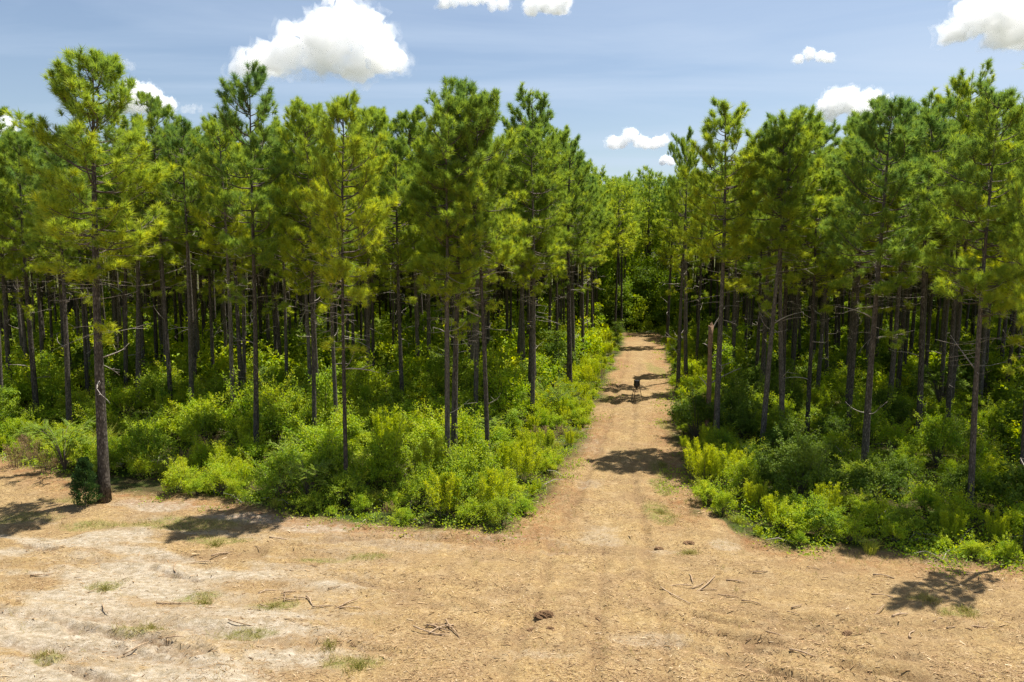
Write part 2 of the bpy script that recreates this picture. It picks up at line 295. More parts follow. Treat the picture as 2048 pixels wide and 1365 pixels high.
# ------------------------------------------------------------------ ground: one grid, cut into clearing, track and forest floor along shared edges
def axis(lo, hi, a, b, step, grow=1.16):
    core = list(np.arange(a, b + 1e-6, step)); s = step
    p = b
    while p < hi: s *= grow; p += s; core.append(p)
    s = step; p = a; pre = []
    while p > lo: s *= grow; p -= s; pre.append(p)
    return np.array(pre[::-1] + core)
gx = axis(-3000, 3000, -23, 23, .085); gy = np.concatenate([axis(-800, 30, 13.5, 30, .075)[:0], axis(-800, 5000, 13.5, 36, .085, 1.03)])
X, Y = np.meshgrid(gx, gy); Z = height(X, Y)
Z = Z * np.clip((400 - np.hypot(X, Y)) / 200, 0, 1)
Sm, Gm, Fm, Dm, Lm, Dd, Sd = masks(X, Y)
def ground_mat():
    m, t = new_mat('ground_surface'); L = t.links.new
    A = lambda n: N(t, 'ShaderNodeAttribute', attribute_name=n).outputs['Fac']
    tc = N(t, 'ShaderNodeTexCoord')
    def noise(sc, det=6, ro=.6, dist=0, stretch=None):
        n = N(t, 'ShaderNodeTexNoise'); n.inputs['Scale'].default_value = sc; n.inputs['Detail'].default_value = det; n.inputs['Roughness'].default_value = ro; n.inputs['Distortion'].default_value = dist
        if stretch:
            mp = N(t, 'ShaderNodeMapping'); mp.inputs['Scale'].default_value = stretch; mp.inputs['Rotation'].default_value = (0, 0, .12); L(tc.outputs['Object'], mp.inputs[0]); L(mp.outputs[0], n.inputs[0])
        else: L(tc.outputs['Object'], n.inputs[0])
        return n.outputs[0]
    def vor(sc, stretch, rot):
        mp = N(t, 'ShaderNodeMapping'); mp.inputs['Scale'].default_value = stretch; mp.inputs['Rotation'].default_value = (0, 0, rot)
        nn = N(t, 'ShaderNodeTexNoise'); nn.inputs['Scale'].default_value = 3.0; L(tc.outputs['Object'], nn.inputs[0])
        va = N(t, 'ShaderNodeVectorMath', operation='ADD'); vs = N(t, 'ShaderNodeVectorMath', operation='SCALE'); vs.inputs['Scale'].default_value = .5
        L(nn.outputs['Color'], vs.inputs[0]); L(tc.outputs['Object'], va.inputs[0]); L(vs.outputs[0], va.inputs[1]); L(va.outputs[0], mp.inputs[0])
        v = N(t, 'ShaderNodeTexVoronoi'); v.inputs['Scale'].default_value = sc; L(mp.outputs[0], v.inputs['Vector'])
        s = N(t, 'ShaderNodeSeparateColor'); L(v.outputs['Color'], s.inputs[0]); return s.outputs[0], v.outputs['Distance']
    def mix(f, a, b):
        n = N(t, 'ShaderNodeMixRGB')
        if isinstance(f, (int, float)): n.inputs[0].default_value = f
        else: L(f, n.inputs[0])
        for i, c in ((1, a), (2, b)):
            if isinstance(c, tuple): n.inputs[i].default_value = (*c, 1)
            else: L(c, n.inputs[i])
        return n.outputs[0]
    def mr(v, a, b, c=0, d=1):
        n = N(t, 'ShaderNodeMapRange'); L(v, n.inputs[0]); n.inputs[1].default_value = a; n.inputs[2].default_value = b; n.inputs[3].default_value = c; n.inputs[4].default_value = d; return n.outputs[0]
    c1, d1 = vor(14, (1, 2.6, 1), .3); c2, d2 = vor(30, (2.4, 1, 1), -.5)
    chipA = ramp(t, [(0, (.155, .092, .038)), (.22, (.28, .175, .070)), (.6, (.365, .245, .10)), (1, (.45, .33, .16))]); L(c1, chipA.inputs[0])
    chipB = ramp(t, [(0, (.165, .10, .045)), (.4, (.30, .205, .09)), (1, (.415, .31, .165))]); L(c2, chipB.inputs[0])
    chips = mix(.5, chipA.outputs[0], chipB.outputs[0])
    big = noise(.55, 5, .6, .6, (1, 1.6, 1))
    chips = mix(mr(big, .38, .62, .55, 0), chips, (.22, .145, .08))
    chips = mix(mr(noise(1.7, 6, .65), .52, .75, 0, .6), chips, (.46, .345, .195))
    fine = noise(40, 4, .7); mid = noise(4, 8, .65, .3, (1, 1.9, 1))
    sandr = ramp(t, [(.25, (.16, .125, .078)), (.44, (.31, .255, .175)), (.70, (.56, .49, .39))]); L(math_(t, 'ADD', math_(t, 'MULTIPLY', mid, .75), math_(t, 'MULTIPLY', fine, .25)), sandr.inputs[0])
    sf = math_(t, 'ADD', A('sand'), math_(t, 'MULTIPLY', math_(t, 'SUBTRACT', noise(7, 8, .75), .5), 1.4))
    col = mix(mr(sf, .15, 1.0), chips, sandr.outputs[0])
    # rusty pine straw and dry litter next to the trees
    lf = math_(t, 'MULTIPLY', A('litter'), mr(noise(3, 8, .7), .35, .65))
    col = mix(lf, col, mix(c2, (.16, .075, .03), (.33, .17, .075)))
    gr = ramp(t, [(.3, (.09, .11, .02)), (.55, (.21, .20, .06)), (.8, (.36, .28, .12))]); L(noise(14, 8, .75), gr.inputs[0])
    gf = math_(t, 'MULTIPLY', A('grassy'), mr(noise(6, 8, .75), .38, .6))
    col = mix(gf, col, gr.outputs[0])
    col = mix(math_(t, 'MULTIPLY', A('rut'), mr(noise(9, 6, .7), .35, .6, .1, .75)), col, (.15, .09, .05))
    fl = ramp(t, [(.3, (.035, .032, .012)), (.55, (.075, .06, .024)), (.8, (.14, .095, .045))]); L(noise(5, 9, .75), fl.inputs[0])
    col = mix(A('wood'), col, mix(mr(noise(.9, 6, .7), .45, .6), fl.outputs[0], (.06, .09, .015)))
    hgt = math_(t, 'ADD', math_(t, 'MULTIPLY', c1, .5), math_(t, 'ADD', math_(t, 'MULTIPLY', c2, .35), math_(t, 'MULTIPLY', noise(22, 8, .75), .9)))
    b = N(t, 'ShaderNodeBump'); b.inputs['Strength'].default_value = .8; b.inputs['Distance'].default_value = .05; L(hgt, b.inputs['Height'])
    p = N(t, 'ShaderNodeBsdfPrincipled'); p.inputs['Roughness'].default_value = .95; p.inputs['Specular IOR Level'].default_value = .1
    L(col, p.inputs['Base Color']); L(b.outputs[0], p.inputs['Normal'])
    o = N(t, 'ShaderNodeOutputMaterial'); L(p.outputs[0], o.inputs[0]); return m
GM = ground_mat()
nyv, nxv = X.shape
VV = np.stack([X.ravel(), Y.ravel(), Z.ravel()], 1)
ii = (np.arange(nyv - 1)[:, None] * nxv + np.arange(nxv - 1)[None]).ravel()
QQ = np.stack([ii, ii + 1, ii + nxv + 1, ii + nxv], 1)
fd = Dd.ravel()[QQ].mean(1); fy = VV[QQ][:, :, 1].mean(1); fx = VV[QQ][:, :, 0].mean(1)
start = np.maximum(np.where(fx < 2, 24.0, 26.0), 24.2)
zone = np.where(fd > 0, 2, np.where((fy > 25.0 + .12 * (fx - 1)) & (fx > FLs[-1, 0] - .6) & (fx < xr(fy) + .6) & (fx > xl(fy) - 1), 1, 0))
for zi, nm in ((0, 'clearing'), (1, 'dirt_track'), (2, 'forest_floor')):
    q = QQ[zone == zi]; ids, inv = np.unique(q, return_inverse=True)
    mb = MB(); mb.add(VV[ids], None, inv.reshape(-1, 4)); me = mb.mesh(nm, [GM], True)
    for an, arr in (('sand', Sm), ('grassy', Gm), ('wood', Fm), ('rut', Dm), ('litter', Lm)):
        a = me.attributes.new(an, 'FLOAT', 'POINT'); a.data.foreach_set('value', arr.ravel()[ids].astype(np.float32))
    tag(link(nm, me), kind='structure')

# ------------------------------------------------------------------ pines
def needles(mb, T, D, S, K, width, rs, tint, spread=1.0, mat=1):
    n = len(T)
    d = unit(D[:, None] * 0.85 + rs.normal(size=(n, K, 3)) * .52 * spread)
    o = T[:, None] - D[:, None] * (rs.rand(n, K, 1) * .5 * S[:, None, None]) 
    L = (S[:, None] * (.55 + .35 * rs.rand(n, K)))[..., None]
    tip = o + d * L; tip[..., 2] -= (L[..., 0] ** 2) * .25
    wv = unit(np.cross(d, rs.normal(size=(n, K, 3)))) * width
    V = np.stack([o - wv, o + wv, tip], 2).reshape(-1, 3)
    F = np.arange(n * K * 3).reshape(-1, 3)
    tt = np.repeat(np.clip(tint[:, None] + rs.normal(size=(n, K)) * .07, 0, 1).ravel(), 3)
    mb.add(V, F, None, mat, tt)

def pine_parts(seed, H=17.0, cb=.42, dens=1.0, K=64, width=.0088, rad=2.6, lean=.25, low=False, top_open=.25, size=.375):
    rs = np.random.RandomState(seed)
    z = np.linspace(0, 1, 8 if low else 22)
    ph = rs.rand(2) * 6.28; cur = np.stack([lean * np.sin(z * 2.6 + ph[0]) * z, lean * np.sin(z * 2.2 + ph[1]) * z, z * H], 1)
    cur[:, :2] -= cur[0, :2]
    rad_t = .135 * (1 - z) ** .8 + .012; rad_t = rad_t + .028 * np.exp(-z * H / .35)
    tr = MB(); tr.tube(cur, rad_t, 5 if low else 12)
    cr = MB(); at = lambda h: np.array([np.interp(h / H, z, cur[:, i]) for i in range(3)])
    h = (cb + .055) * H; T, D, S, C = [], [], [], []; asy = rs.uniform(0, .25); asp = rs.rand() * 6.28
    ang = rs.rand() * 6.28
    while h < H - .25:
        u = (h / H - cb) / (1 - cb)
        prof = min(1, .42 + u * 1.7) * (1 - u ** 3.4) ** .6 
        nb = rs.randint(4, 7)
        asc = .0 + .95 * u ** 1.3 + rs.normal() * .1
        for b in range(nb):
            if rs.rand() > dens * (1 - top_open * (u > .5) * rs.rand()): continue
            ang += 6.28 / nb + rs.normal() * .45
            L = max(.35, rad * prof * rs.uniform(.66, 1.12) * (1 + asy * math.cos(ang - asp)) + .12)
            base = at(min(h + rs.uniform(-.4, .4), H - .2)); d = np.array([math.cos(ang), math.sin(ang), asc + rs.normal() * .2])
            d = d / np.linalg.norm(d); s = np.linspace(0, 1, 5)
            P = base + np.outer(s * L, d); P[:, 2] += L * .22 * s ** 2 - L * .12 * np.sin(s * 3.14); side = np.cross(d, (0, 0, 1)); P += np.outer(np.sin(s * 3.1) * rs.normal() * .1 * L, side)
            if not low: cr.tube(P, np.linspace(.012 + .012 * L, .006, 5), 4, 0, cap=False)
            elif L > 1: cr.tube(P[::2], np.linspace(.012 + .012 * L, .006, 3), 3, 0, cap=False)
            nt_ = int((3.5 + L * 8.2) * (.42 if low else 1.0))
            for k in range(nt_):
                f = .30 + .70 * (k + rs.rand()) / nt_ if k else 1.0
                p = np.array([np.interp(f, s, P[:, i]) for i in range(3)]); fw = unit(P[-1] - P[-2])
                sl_ = (1 - f) * L * .55 + .24
                sd = side * rs.choice([-1, 1]) * rs.uniform(.3, 1) + fw * .8 + np.array([0, 0, rs.normal() * .5 + .2])
                sd = unit(sd) if k else fw
                e = p + sd * sl_ * rs.uniform(.35, 1.1) * (k > 0)
                if not low and k and sl_ > .35: cr.tube(np.stack([p, (p + e) / 2 + (0, 0, -.02), e]), (.008, .006, .005), 3, 0, cap=False)
                T.append(e); D.append(unit(sd * .6 + np.array([0, 0, .6 + .5 * u]))); S.append(size * rs.uniform(.75, 1.25)); C.append(.66 - .42 * u + rs.normal() * .13)
        h += rs.uniform(.38, .78) * (1 - .3 * u) + (.35 if rs.rand() < .09 else 0)
    T.append(cur[-1] + (0, 0, .05)); D.append(np.array([0, 0, 1.])); S.append(size * 1.2); C.append(.3)
    if not low:
        for k in range(rs.randint(1, 4)):                # a few living sprays below the crown, and bare twigs inside its foot
            a = rs.rand() * 6.28; b0 = at((cb - rs.uniform(-.03, .09)) * H); L = rs.uniform(.6, 1.4); d = np.array([math.cos(a), math.sin(a), rs.uniform(-.35, .1)]); e = b0 + d * L
            cr.tube(np.stack([b0, (b0 + e) / 2 + (0, 0, .05), e]), (.016, .011, .006), 4, 0, cap=False)
            for q in range(int(4 + L * 5)):
                f = rs.uniform(.55, 1.05); T.append(b0 + d * L * f + rs.normal(size=3) * .16); D.append(unit(d + rs.normal(size=3) * .5 + (0, 0, .4))); S.append(size * rs.uniform(.7, 1.1)); C.append(.72 + rs.normal() * .12)
        for k in range(26):
            a = rs.rand() * 6.28; b0 = at((cb + rs.uniform(-.1, .22)) * H); L = rs.uniform(.5, 1.7); s5 = np.linspace(0, 1, 4); d = np.array([math.cos(a), math.sin(a), rs.uniform(-.35, .3)]); P = b0 + np.outer(s5 * L, d) + np.outer(np.sin(s5 * 3), rs.normal(size=3) * .08)
            cr.tube(P, np.linspace(.011, .003, 4), 3, 2, cap=False); cr.tube(np.stack([P[2], P[2] + d * .25 + rs.normal(size=3) * .15]), (.005, .003), 3, 2, cap=False)
    needles(cr, np.array(T), np.array(D), np.array(S), K, width, rs, np.array(C))
    zk = H / max(v[:, 2].max() for v in cr.v)
    for b in (tr, cr): b.v = [v * (1, 1, zk) for v in b.v]
    return tr, cr, len(T)

PV = []                                           # variants: trunk mesh, crown mesh
specs = [dict(cb=.49, rad=1.95), dict(cb=.52, rad=1.85, dens=.92), dict(cb=.49, rad=2.1, top_open=.4), dict(cb=.49, rad=1.9, dens=.86, top_open=.5),
         dict(cb=.56, rad=1.9), dict(cb=.46, rad=2.0, dens=.88), dict(cb=.50, rad=2.2, dens=.9), dict(cb=.60, rad=1.8), dict(cb=.53, rad=1.75, dens=.85, lean=.4),
         dict(cb=.61, rad=1.9, dens=.9), dict(cb=.48, rad=1.8, top_open=.5, lean=.4), dict(cb=.55, rad=2.05, dens=.85), dict(cb=.44, rad=1.9, lean=.5, dens=.85), dict(cb=.58, rad=2.1, dens=.9)]
ntu = 0
for i, sp in enumerate(specs):
    tr, cr, n = pine_parts(100 + i, **sp); ntu += n
    PV.append((tr.mesh('pine_trunk', [M['bark']], True), cr.mesh('pine_crown', [M['twig'], M['needle'], M['dead']])))
print('tufts', ntu)
DB = []                                           # dead branch meshes (unit metres, along +x)
for i in range(6):
    rs = np.random.RandomState(300 + i); mb = MB(); L = rs.uniform(.5, 1.5); s = np.linspace(0, 1, 5)
    P = np.stack([s * L, np.sin(s * 3) * rs.normal() * .12, s * L * rs.uniform(-.35, .45) + s * s * rs.normal() * .2], 1)
    mb.tube(P, np.linspace(.022, .006, 5), 5)
    for k in range(rs.randint(1, 4)):
        a = P[rs.randint(2, 5)]; mb.tube(np.stack([a, a + rs.normal(size=3) * .16 + (.15, 0, 0)]), (.009, .004), 4)
    DB.append(mb.mesh('pine_dead_branch', [M['dead']], True))

rsT = np.random.RandomState(7)
TREES = []                                        # x, y, height of every pine
def pine(x, y, H, width=None, lean=0.0, var=None, label='', group=None, dead=3, crown_w=1.0, rot=None):
    v = PV[rsT.randint(len(PV)) if var is None else var]
    root = link('pine_tree', None); root.empty_display_size = .5
    root.location = (x, y, h1(x, y) - .03); root.rotation_euler = (rsT.normal() * .008, lean, 0)
    rz = rsT.rand() * 6.28 if rot is None else rot
    sz = H / 17.0
    t = link('trunk', v[0], root); k = sz if width is None else width / .27
    t.rotation_euler = (0, 0, rz); t.scale = (k, k, sz)
    c = link('crown', v[1], root); c.rotation_euler = (0, 0, rz); c.scale = (sz * crown_w * rsT.uniform(.9, 1.1),) * 2 + (sz,)
    for i in range(dead):
        b = link('dead_branch', DB[rsT.randint(len(DB))], root); a = rsT.rand() * 6.28; hh = H * rsT.uniform(.15, .54)
        cx = 0.08 * k * (1 - hh / H)
        # follow the trunk's bend
        vv = np.zeros(len(v[0].vertices) * 3, np.float32); v[0].vertices.foreach_get('co', vv); vv = vv.reshape(-1, 3)
        ring = vv[np.abs(vv[:, 2] - hh / sz) < .55]; ctr = ring.mean(0) if len(ring) else (0, 0, 0)
        ox = ctr[0] * math.cos(rz) - ctr[1] * math.sin(rz); oy = ctr[0] * math.sin(rz) + ctr[1] * math.cos(rz)
        b.location = (ox * k + cx * math.cos(a), oy * k + cx * math.sin(a), hh); b.rotation_euler = (0, rsT.normal() * .3 - .15, a); s_ = rsT.uniform(.7, 1.25); b.scale = (s_,) * 3
    tag(root, label, 'tree', group); TREES.append((x, y, H)); return root

# front and nearer pines, read off the photograph: base pixel, top pixel (or None), trunk width in pixels, label
FRONT = [
 (210, 1003, (172, 78), 21, 6, 1.12, 'thickest pine, alone on the bare edge beside the small dark cedar, leaning left'),
 (140, 870, None, 11, None, 1, 'reddish slim pine just left of and behind the thick edge pine'),
 (4, 845, (20, 250), 9, None, 1, 'pine trunk cut by the left picture edge behind the thickest pine'),
 (277, 822, (330, 255), 11, None, 1, 'dark pine with sunlit right side, next right behind the thickest pine'),
 (288, 783, None, 8, None, 1, 'thin pine close behind the dark pine right of the thickest pine'),
 (316, 774, None, 8, None, 1, 'left pine of a tight pair midway between the thickest pine and the gappy crowned pine'),
 (329, 765, None, 9, None, 1, 'right pine of a tight pair midway between the thickest pine and the gappy crowned pine'),
 (237, 757, None, 8, None, 1, 'dark pine seen directly behind the thickest pine trunk, slightly to its right'),
 (432, 715, None, 8, None, 1, 'dark straight pine left of the gappy crowned pine, bushes around its foot'),
 (512, 917, (506, 112), 11, 3, .95, 'tall pine with a gappy open crown, second highest top from the left'),
 (490, 818, None, 8, None, 1, 'thin dark pine just left of the gappy crowned pine'),
 (540, 760, None, 8, None, 1, 'shaded dark pine just right of the gappy crowned pine'),
 (630, 908, None, 9, None, 1, 'left pine of three slim ones standing left of the round topped pine'),
 (640, 872, None, 8, None, 1, 'middle pine of three slim ones standing left of the round topped pine'),
 (675, 895, None, 9, None, 1, 'dark pine of the slim three, nearest the round topped pine trunk'),
 (693, 1000, (684, 168), 9, 0, .95, 'round topped pine whose slender trunk rises from the shrubs at the clearing edge'),
 (806, 840, None, 9, None, 1, 'dark pine standing midway between the round topped pine and the tall pair'),
 (896, 957, (885, 172), 11, 5, 1, 'left trunk of the tall pair of pines left of the track'),
 (908, 943, (915, 142), 13, 0, 1, 'right, thicker trunk of the tall pair of pines left of the track'),
 (976, 953, (962, 170), 10, 6, 1, 'slim reddish pine just right of the tall pair, nearest the track corner'),
 (938, 812, (1040, 250), 9, None, 1, 'pine seen between the tall pair and the slim reddish pine, farther back'),
 (1036, 762, (1060, 262), 9, None, 1, 'dark pine behind the feathery bush with bare grey branches'),
 (1020, 722, None, 6, None, 1, 'thin pine just left of the dark pine behind the feathery bush'),
 (1139, 800, (1148, 266), 11, 1, .95, 'double trunked looking pine on the left verge, round top against the sky'),
 (1147, 748, None, 8, None, 1, 'second trunk close behind the round topped pine on the left verge'),
 (1165, 732, None, 7, None, 1, 'thin pine right of the left verge pine, close to the track'),
 (1432, 892, (1440, 190), 12, 1, 1, 'tall pine right behind the broken snag at the right of the track'),
 (1356, 785, None, 8, None, .68, 'dark slender pine closest to the track on the right side'),
 (1372, 762, (1350, 250), 8, None, .68, 'second slender pine from the track on the right side, left of the snag'),
 (1392, 745, None, 6, None, .68, 'thin pine between the slender verge pines and the snag'),
 (1334, 690, None, 6, None, 1, 'far thin pine at the right verge near the end of the track'),
 (1463, 778, None, 8, None, 1, 'dark pine just right of the tall pine behind the snag'),
 (1509, 812, None, 8, None, 1, 'dark straight pine left of the two leaning trunks on the right'),
 (1523, 907, (1590, 192), 11, 7, 1.05, 'left one of the two right leaning pines right of the snag'),
 (1566, 903, (1555, 215), 11, 4, 1, 'right one of the two right leaning pines right of the snag'),
 (1613, 890, (1640, 225), 9, None, 1, 'dark pine midway between the leaning two and the broad crowned pine'),
 (1653, 778, None, 8, None, 1, 'pine farther back, left of the broad crowned pine'),
 (1691, 856, None, 10, None, 1, 'dark pine with stubby dead branches just left of the broad crowned pine'),
 (1727, 965, (1762, 182), 14, 6, 1.2, 'broad crowned pine with long bare limbs in the right half'),
 (1836, 903, (1875, 190), 12, None, 1, 'dark pine trunk right of the broad crowned pine'),
 (1897, 856, None, 9, None, 1, 'shaded pine just left of the tall pine near the right edge'),
 (1940, 1031, (1986, 145), 12, 5, 1.1, 'tall pine near the right edge, spiky top, foot in low shrubs'),
 (2042, 1012, (2045, 180), 11, 2, 1, 'pine cut by the right picture edge, farther of two'),
 (2052, 1117, (2090, 120), 12, 3, .62, 'nearest pine, half outside the right picture edge'),
]
for bx, by, top, wpx, var, cw, lab in FRONT:
    x, y = pix_ground(bx, by); dist = y
    if top:
        tx, tz = pix_top(y, *top); H = tz; lean = max(-.05, min(.05, math.atan2(tx - x, H)))
    else: H = rsT.uniform(14.6, 16.6); lean = rsT.normal() * .012
    o = pine(x, y, H, min(.40, wpx / FPX * dist * 1.0), lean, var, lab, 'pines along the edge and the verges', dead=rsT.randint(3, 6), crown_w=cw)

# the plantation behind: rows run along the track
cand = []
rsP = np.random.RandomState(11)
for r in range(-60, 60):
    for k in range(0, 80):
        if rsP.rand() < .18: continue
        yy = 20 + k * 2.6 + rsP.normal() * .5; xx = 6.5 + .19 * (yy - 27) + r * 2.6 + rsP.normal() * .35
        d, sd = depth_in(np.array([xx]), np.array([yy])); d = float(d[0])
        if d < ((2.6 if xx < xl(yy) else 4.6) if yy < T_END - 8 else .8) or yy > 175 or abs(xx) > .72 * yy + 5: continue
        if abs(xx) / yy < .70 and yy < (38 if xx < 4 else 35.5): continue
        if T_END - 3 < yy < 93 and abs(xx - .19 * yy + .4) < 2.6: continue
        cand.append((xx, yy))
cand.sort(key=lambda c: c[1])
kept = []
P0 = [(a, b) for a, b, _ in TREES]
for c in cand:
    mind = 1.9
    if all((c[0] - a) ** 2 + (c[1] - b) ** 2 > mind ** 2 for a, b in P0 + kept): kept.append(c)
inview = [c for c in kept if abs(c[0]) < .69 * c[1] + .5]
offview = [c for c in kept if abs(c[0]) >= .69 * c[1] + .5]
NEAR_N = 240
ind = inview[:NEAR_N]; far = inview[NEAR_N:] + offview
print('pines', len(TREES), len(ind), len(far))
marks = [(-9e9, 'at the far left'), (200, 'left of the gappy crowned pine'), (508, 'left of the round topped pine'),
         (690, 'left of the tall pair'), (905, 'right of the tall pair'), (1140, 'around the track end'),
         (1372, 'left of the leaning two'), (1560, 'right of the leaning two'), (1745, 'at the far right')]
SHADE = ['just behind the front pines', 'midway into the stand', 'deep in the stand']
for x, y in ind:
    px, _ = to_pix(x, y, 4); nm = [m for a, m in marks if px >= a][-1]
    dd = SHADE[0] if y < 46 else SHADE[1] if y < 62 else SHADE[2]
    H = rsT.uniform(14.8, 18.0) if y < 75 else rsT.uniform(15.0, 18.0)
    pine(x, y, H, rsT.uniform(.20, .29), rsT.normal() * .012, None, f'slim pine {dd}, {nm}', f'pines {dd}, {nm}', dead=2 if y < 55 else 0)

# the far wood reads as one mass
fw = MB(); lowv = [pine_parts(500 + i, K=15, width=.03, low=True, size=.66, cb=.50, rad=2.1, dens=.8) for i in range(5)]
for i, (x, y) in enumerate(far):
    tr, cr, _ = lowv[i % 5]; a = rsT.rand() * 6.28; s_ = rsT.uniform(.9, 1.1) * (1 if y < 80 else 1.1); ca, sa = math.cos(a), math.sin(a)
    Rm = np.array([[ca, -sa, 0], [sa, ca, 0], [0, 0, 1]]) * s_
    off = np.array([x, y, -.05]); dt = rsT.normal() * .12 + .22
    for b, mat in ((tr, 0), (cr, None)):
        base = 0
        V = np.concatenate(b.v) @ Rm.T + off; tin = np.clip(np.concatenate(b.tint) + dt, 0, 1); n0 = fw.n
        fw.v.append(V); fw.tint.append(tin)
        if b.t:
            t_ = np.concatenate(b.t); fw.t.append(t_ + n0); fw.tm.append(np.concatenate(b.tm) if mat is None else np.zeros(len(t_), int))
        if b.q:
            q_ = np.concatenate(b.q); fw.q.append(q_ + n0); fw.qm.append(np.zeros(len(q_), int))
        fw.n += len(V)
tag(link('far_pine_wood', fw.mesh('far_pine_wood', [M['bark'], M['needle']])), 'distant pines of the plantation merging into one green mass', 'woodland', kind='stuff')

# broken dead snag by the track
sx, sy = pix_ground(1412, 882); ztop = pix_top(sy, 1417, 648)[1]
sn = link('dead_snag', None); sn.location = (sx, sy, h1(sx, sy) - .03)
mb = MB(); zz = np.linspace(0, 1, 14); rs = np.random.RandomState(3)
mb.tube(np.stack([.1 * zz + .03 * np.sin(zz * 5), .02 * np.sin(zz * 7), zz * ztop], 1), .135 - .035 * zz + .012 * rs.normal(size=14), 10)
for k in range(5):
    a = k * 1.26; c = np.array([.1 + .06 * math.cos(a), .06 * math.sin(a), ztop - .05]); mb.tube(np.stack([c, c + (.0, 0, rs.uniform(.08, .3))]), (.04, .008), 4)
link('trunk', mb.mesh('snag_trunk', [M['snag']], True), sn)
for hz, L, a, up in ((.95, .9, .3, 1.6), (.72, 1.0, .1, .55), (.5, 1.7, -.1, .55), (.47, .7, 2.4, .9), (.8, .45, 2.9, .7), (.1, .5, .4, .4)):
    mb = MB(); s = np.linspace(0, 1, 5); b0 = np.array([.1 * hz, 0, hz * ztop]); d = np.array([math.cos(a), math.sin(a), up]); d /= np.linalg.norm(d)
    P = b0 + np.outer(s * L, d); P[:, 2] += np.sin(s * 3) * .06; mb.tube(P, np.linspace(.035, .01, 5), 5)
    mb.tube(np.stack([P[3], P[3] + (.12, .1, .22)]), (.012, .005), 4); mb.tube(np.stack([P[2], P[2] + (.2, -.1, .1)]), (.012, .005), 4)
    link('dead_branch', mb.mesh('snag_branch', [M['dead']], True), sn)
tag(sn, 'broken brown dead pine trunk with pale bare branches at the right of the track', 'dead tree')

# ------------------------------------------------------------------ shrubs
def leaves(mb, P, D, Nn, L, W, rs, tint, mat=1):
    """folded diamond leaves"""
    D = unit(D); S = unit(np.cross(D, Nn)); Nn = unit(np.cross(S, D)); L = np.asarray(L)[:, None]; W = np.asarray(W)[:, None]
    a = P; b = P + D * L * .45 + S * W + Nn * W * .35; c = P + D * L - Nn * L * .12; d = P + D * L * .45 - S * W + Nn * W * .35
    V = np.stack([a, b, c, d], 1).reshape(-1, 3); n = len(P); i = np.arange(n)[:, None] * 4
    F = np.concatenate([i + [0, 1, 2], i + [0, 2, 3]]); mb.add(V, F, None, mat, np.repeat(np.clip(tint, 0, 1), 4))
def leafy(seed, H=1.8, Rr=1.0, lobes=16, per=190, ls=.085, up=.6):
    rs = np.random.RandomState(seed); mb = MB()
    for k in range(12):                                # long leafy shoots that break the outline
        a = rs.rand() * 6.28; s = np.linspace(0, 1, 6); o_ = Rr * rs.uniform(.3, 1.25); P = np.stack([o_ * s * math.cos(a), o_ * s * math.sin(a), H * rs.uniform(.7, 1.4) * s ** .75], 1); P[:, :2] += np.outer(s ** 2, rs.normal(size=2) * .25); P[5, 2] -= rs.rand() * .15 * H
        mb.tube(P, np.linspace(.011, .003, 6), 4, 0, cap=False); n = 70; f = rs.uniform(.35, 1, n); p = np.stack([np.interp(f, s, P[:, i]) for i in range(3)], 1) + rs.normal(size=(n, 3)) * .05
        d = unit(P[5] - P[0]) * .5 + rs.normal(size=(n, 3)) * .7; l = ls * rs.uniform(.6, 1.3, n); leaves(mb, p, d, rs.normal(size=(n, 3)) * .5 + (0, 0, .7), l, l * .27, rs, .58 + rs.normal() * .15 + rs.normal(size=n) * .13)
    for k in range(lobes):
        a = rs.rand() * 6.28; rr = Rr * math.sqrt(rs.rand()) * .85; hz = H * (1 - .55 * (rr / Rr) ** 2) * rs.uniform(.42, .9)
        c = np.array([rr * math.cos(a), rr * math.sin(a), hz]); lr = rs.uniform(.16, .40) * (Rr + H) / 2.6
        s = np.linspace(0, 1, 5); P = np.outer(s, c) * np.stack([s ** .3, s ** .3, np.ones(5)], 1); mb.tube(P, np.linspace(.014, .004, 5), 4, 0, cap=False)
        nt2 = 14; tips = unit(rs.normal(size=(nt2, 3)) + (0, 0, .35)) * lr * rs.uniform(.55, 1.35, (nt2, 1)) + c
        tips[:, 2] = np.maximum(tips[:, 2], .08)
        for tp in tips[::2]: mb.tube(np.stack([c, (c + tp) / 2 + (0, 0, .03), tp]), (.005, .004, .002), 3, 0, cap=False)
        n = per; ti = rs.randint(nt2, size=n); f = rs.uniform(.25, 1.05, n)[:, None]
        p = c + (tips[ti] - c) * f + rs.normal(size=(n, 3)) * .055; out_ = unit(tips[ti] - c)
        p[:, 2] = np.maximum(p[:, 2], .03)
        d = out_ * .5 + rs.normal(size=(n, 3)) * .6; nn = rs.normal(size=(n, 3)) * .5 + (0, 0, up) + out_ * .3
        l = ls * rs.uniform(.6, 1.35, n); leaves(mb, p, d, nn, l, l * .27, rs, .5 + rs.normal() * .13 + rs.normal(size=n) * .13)
    return mb
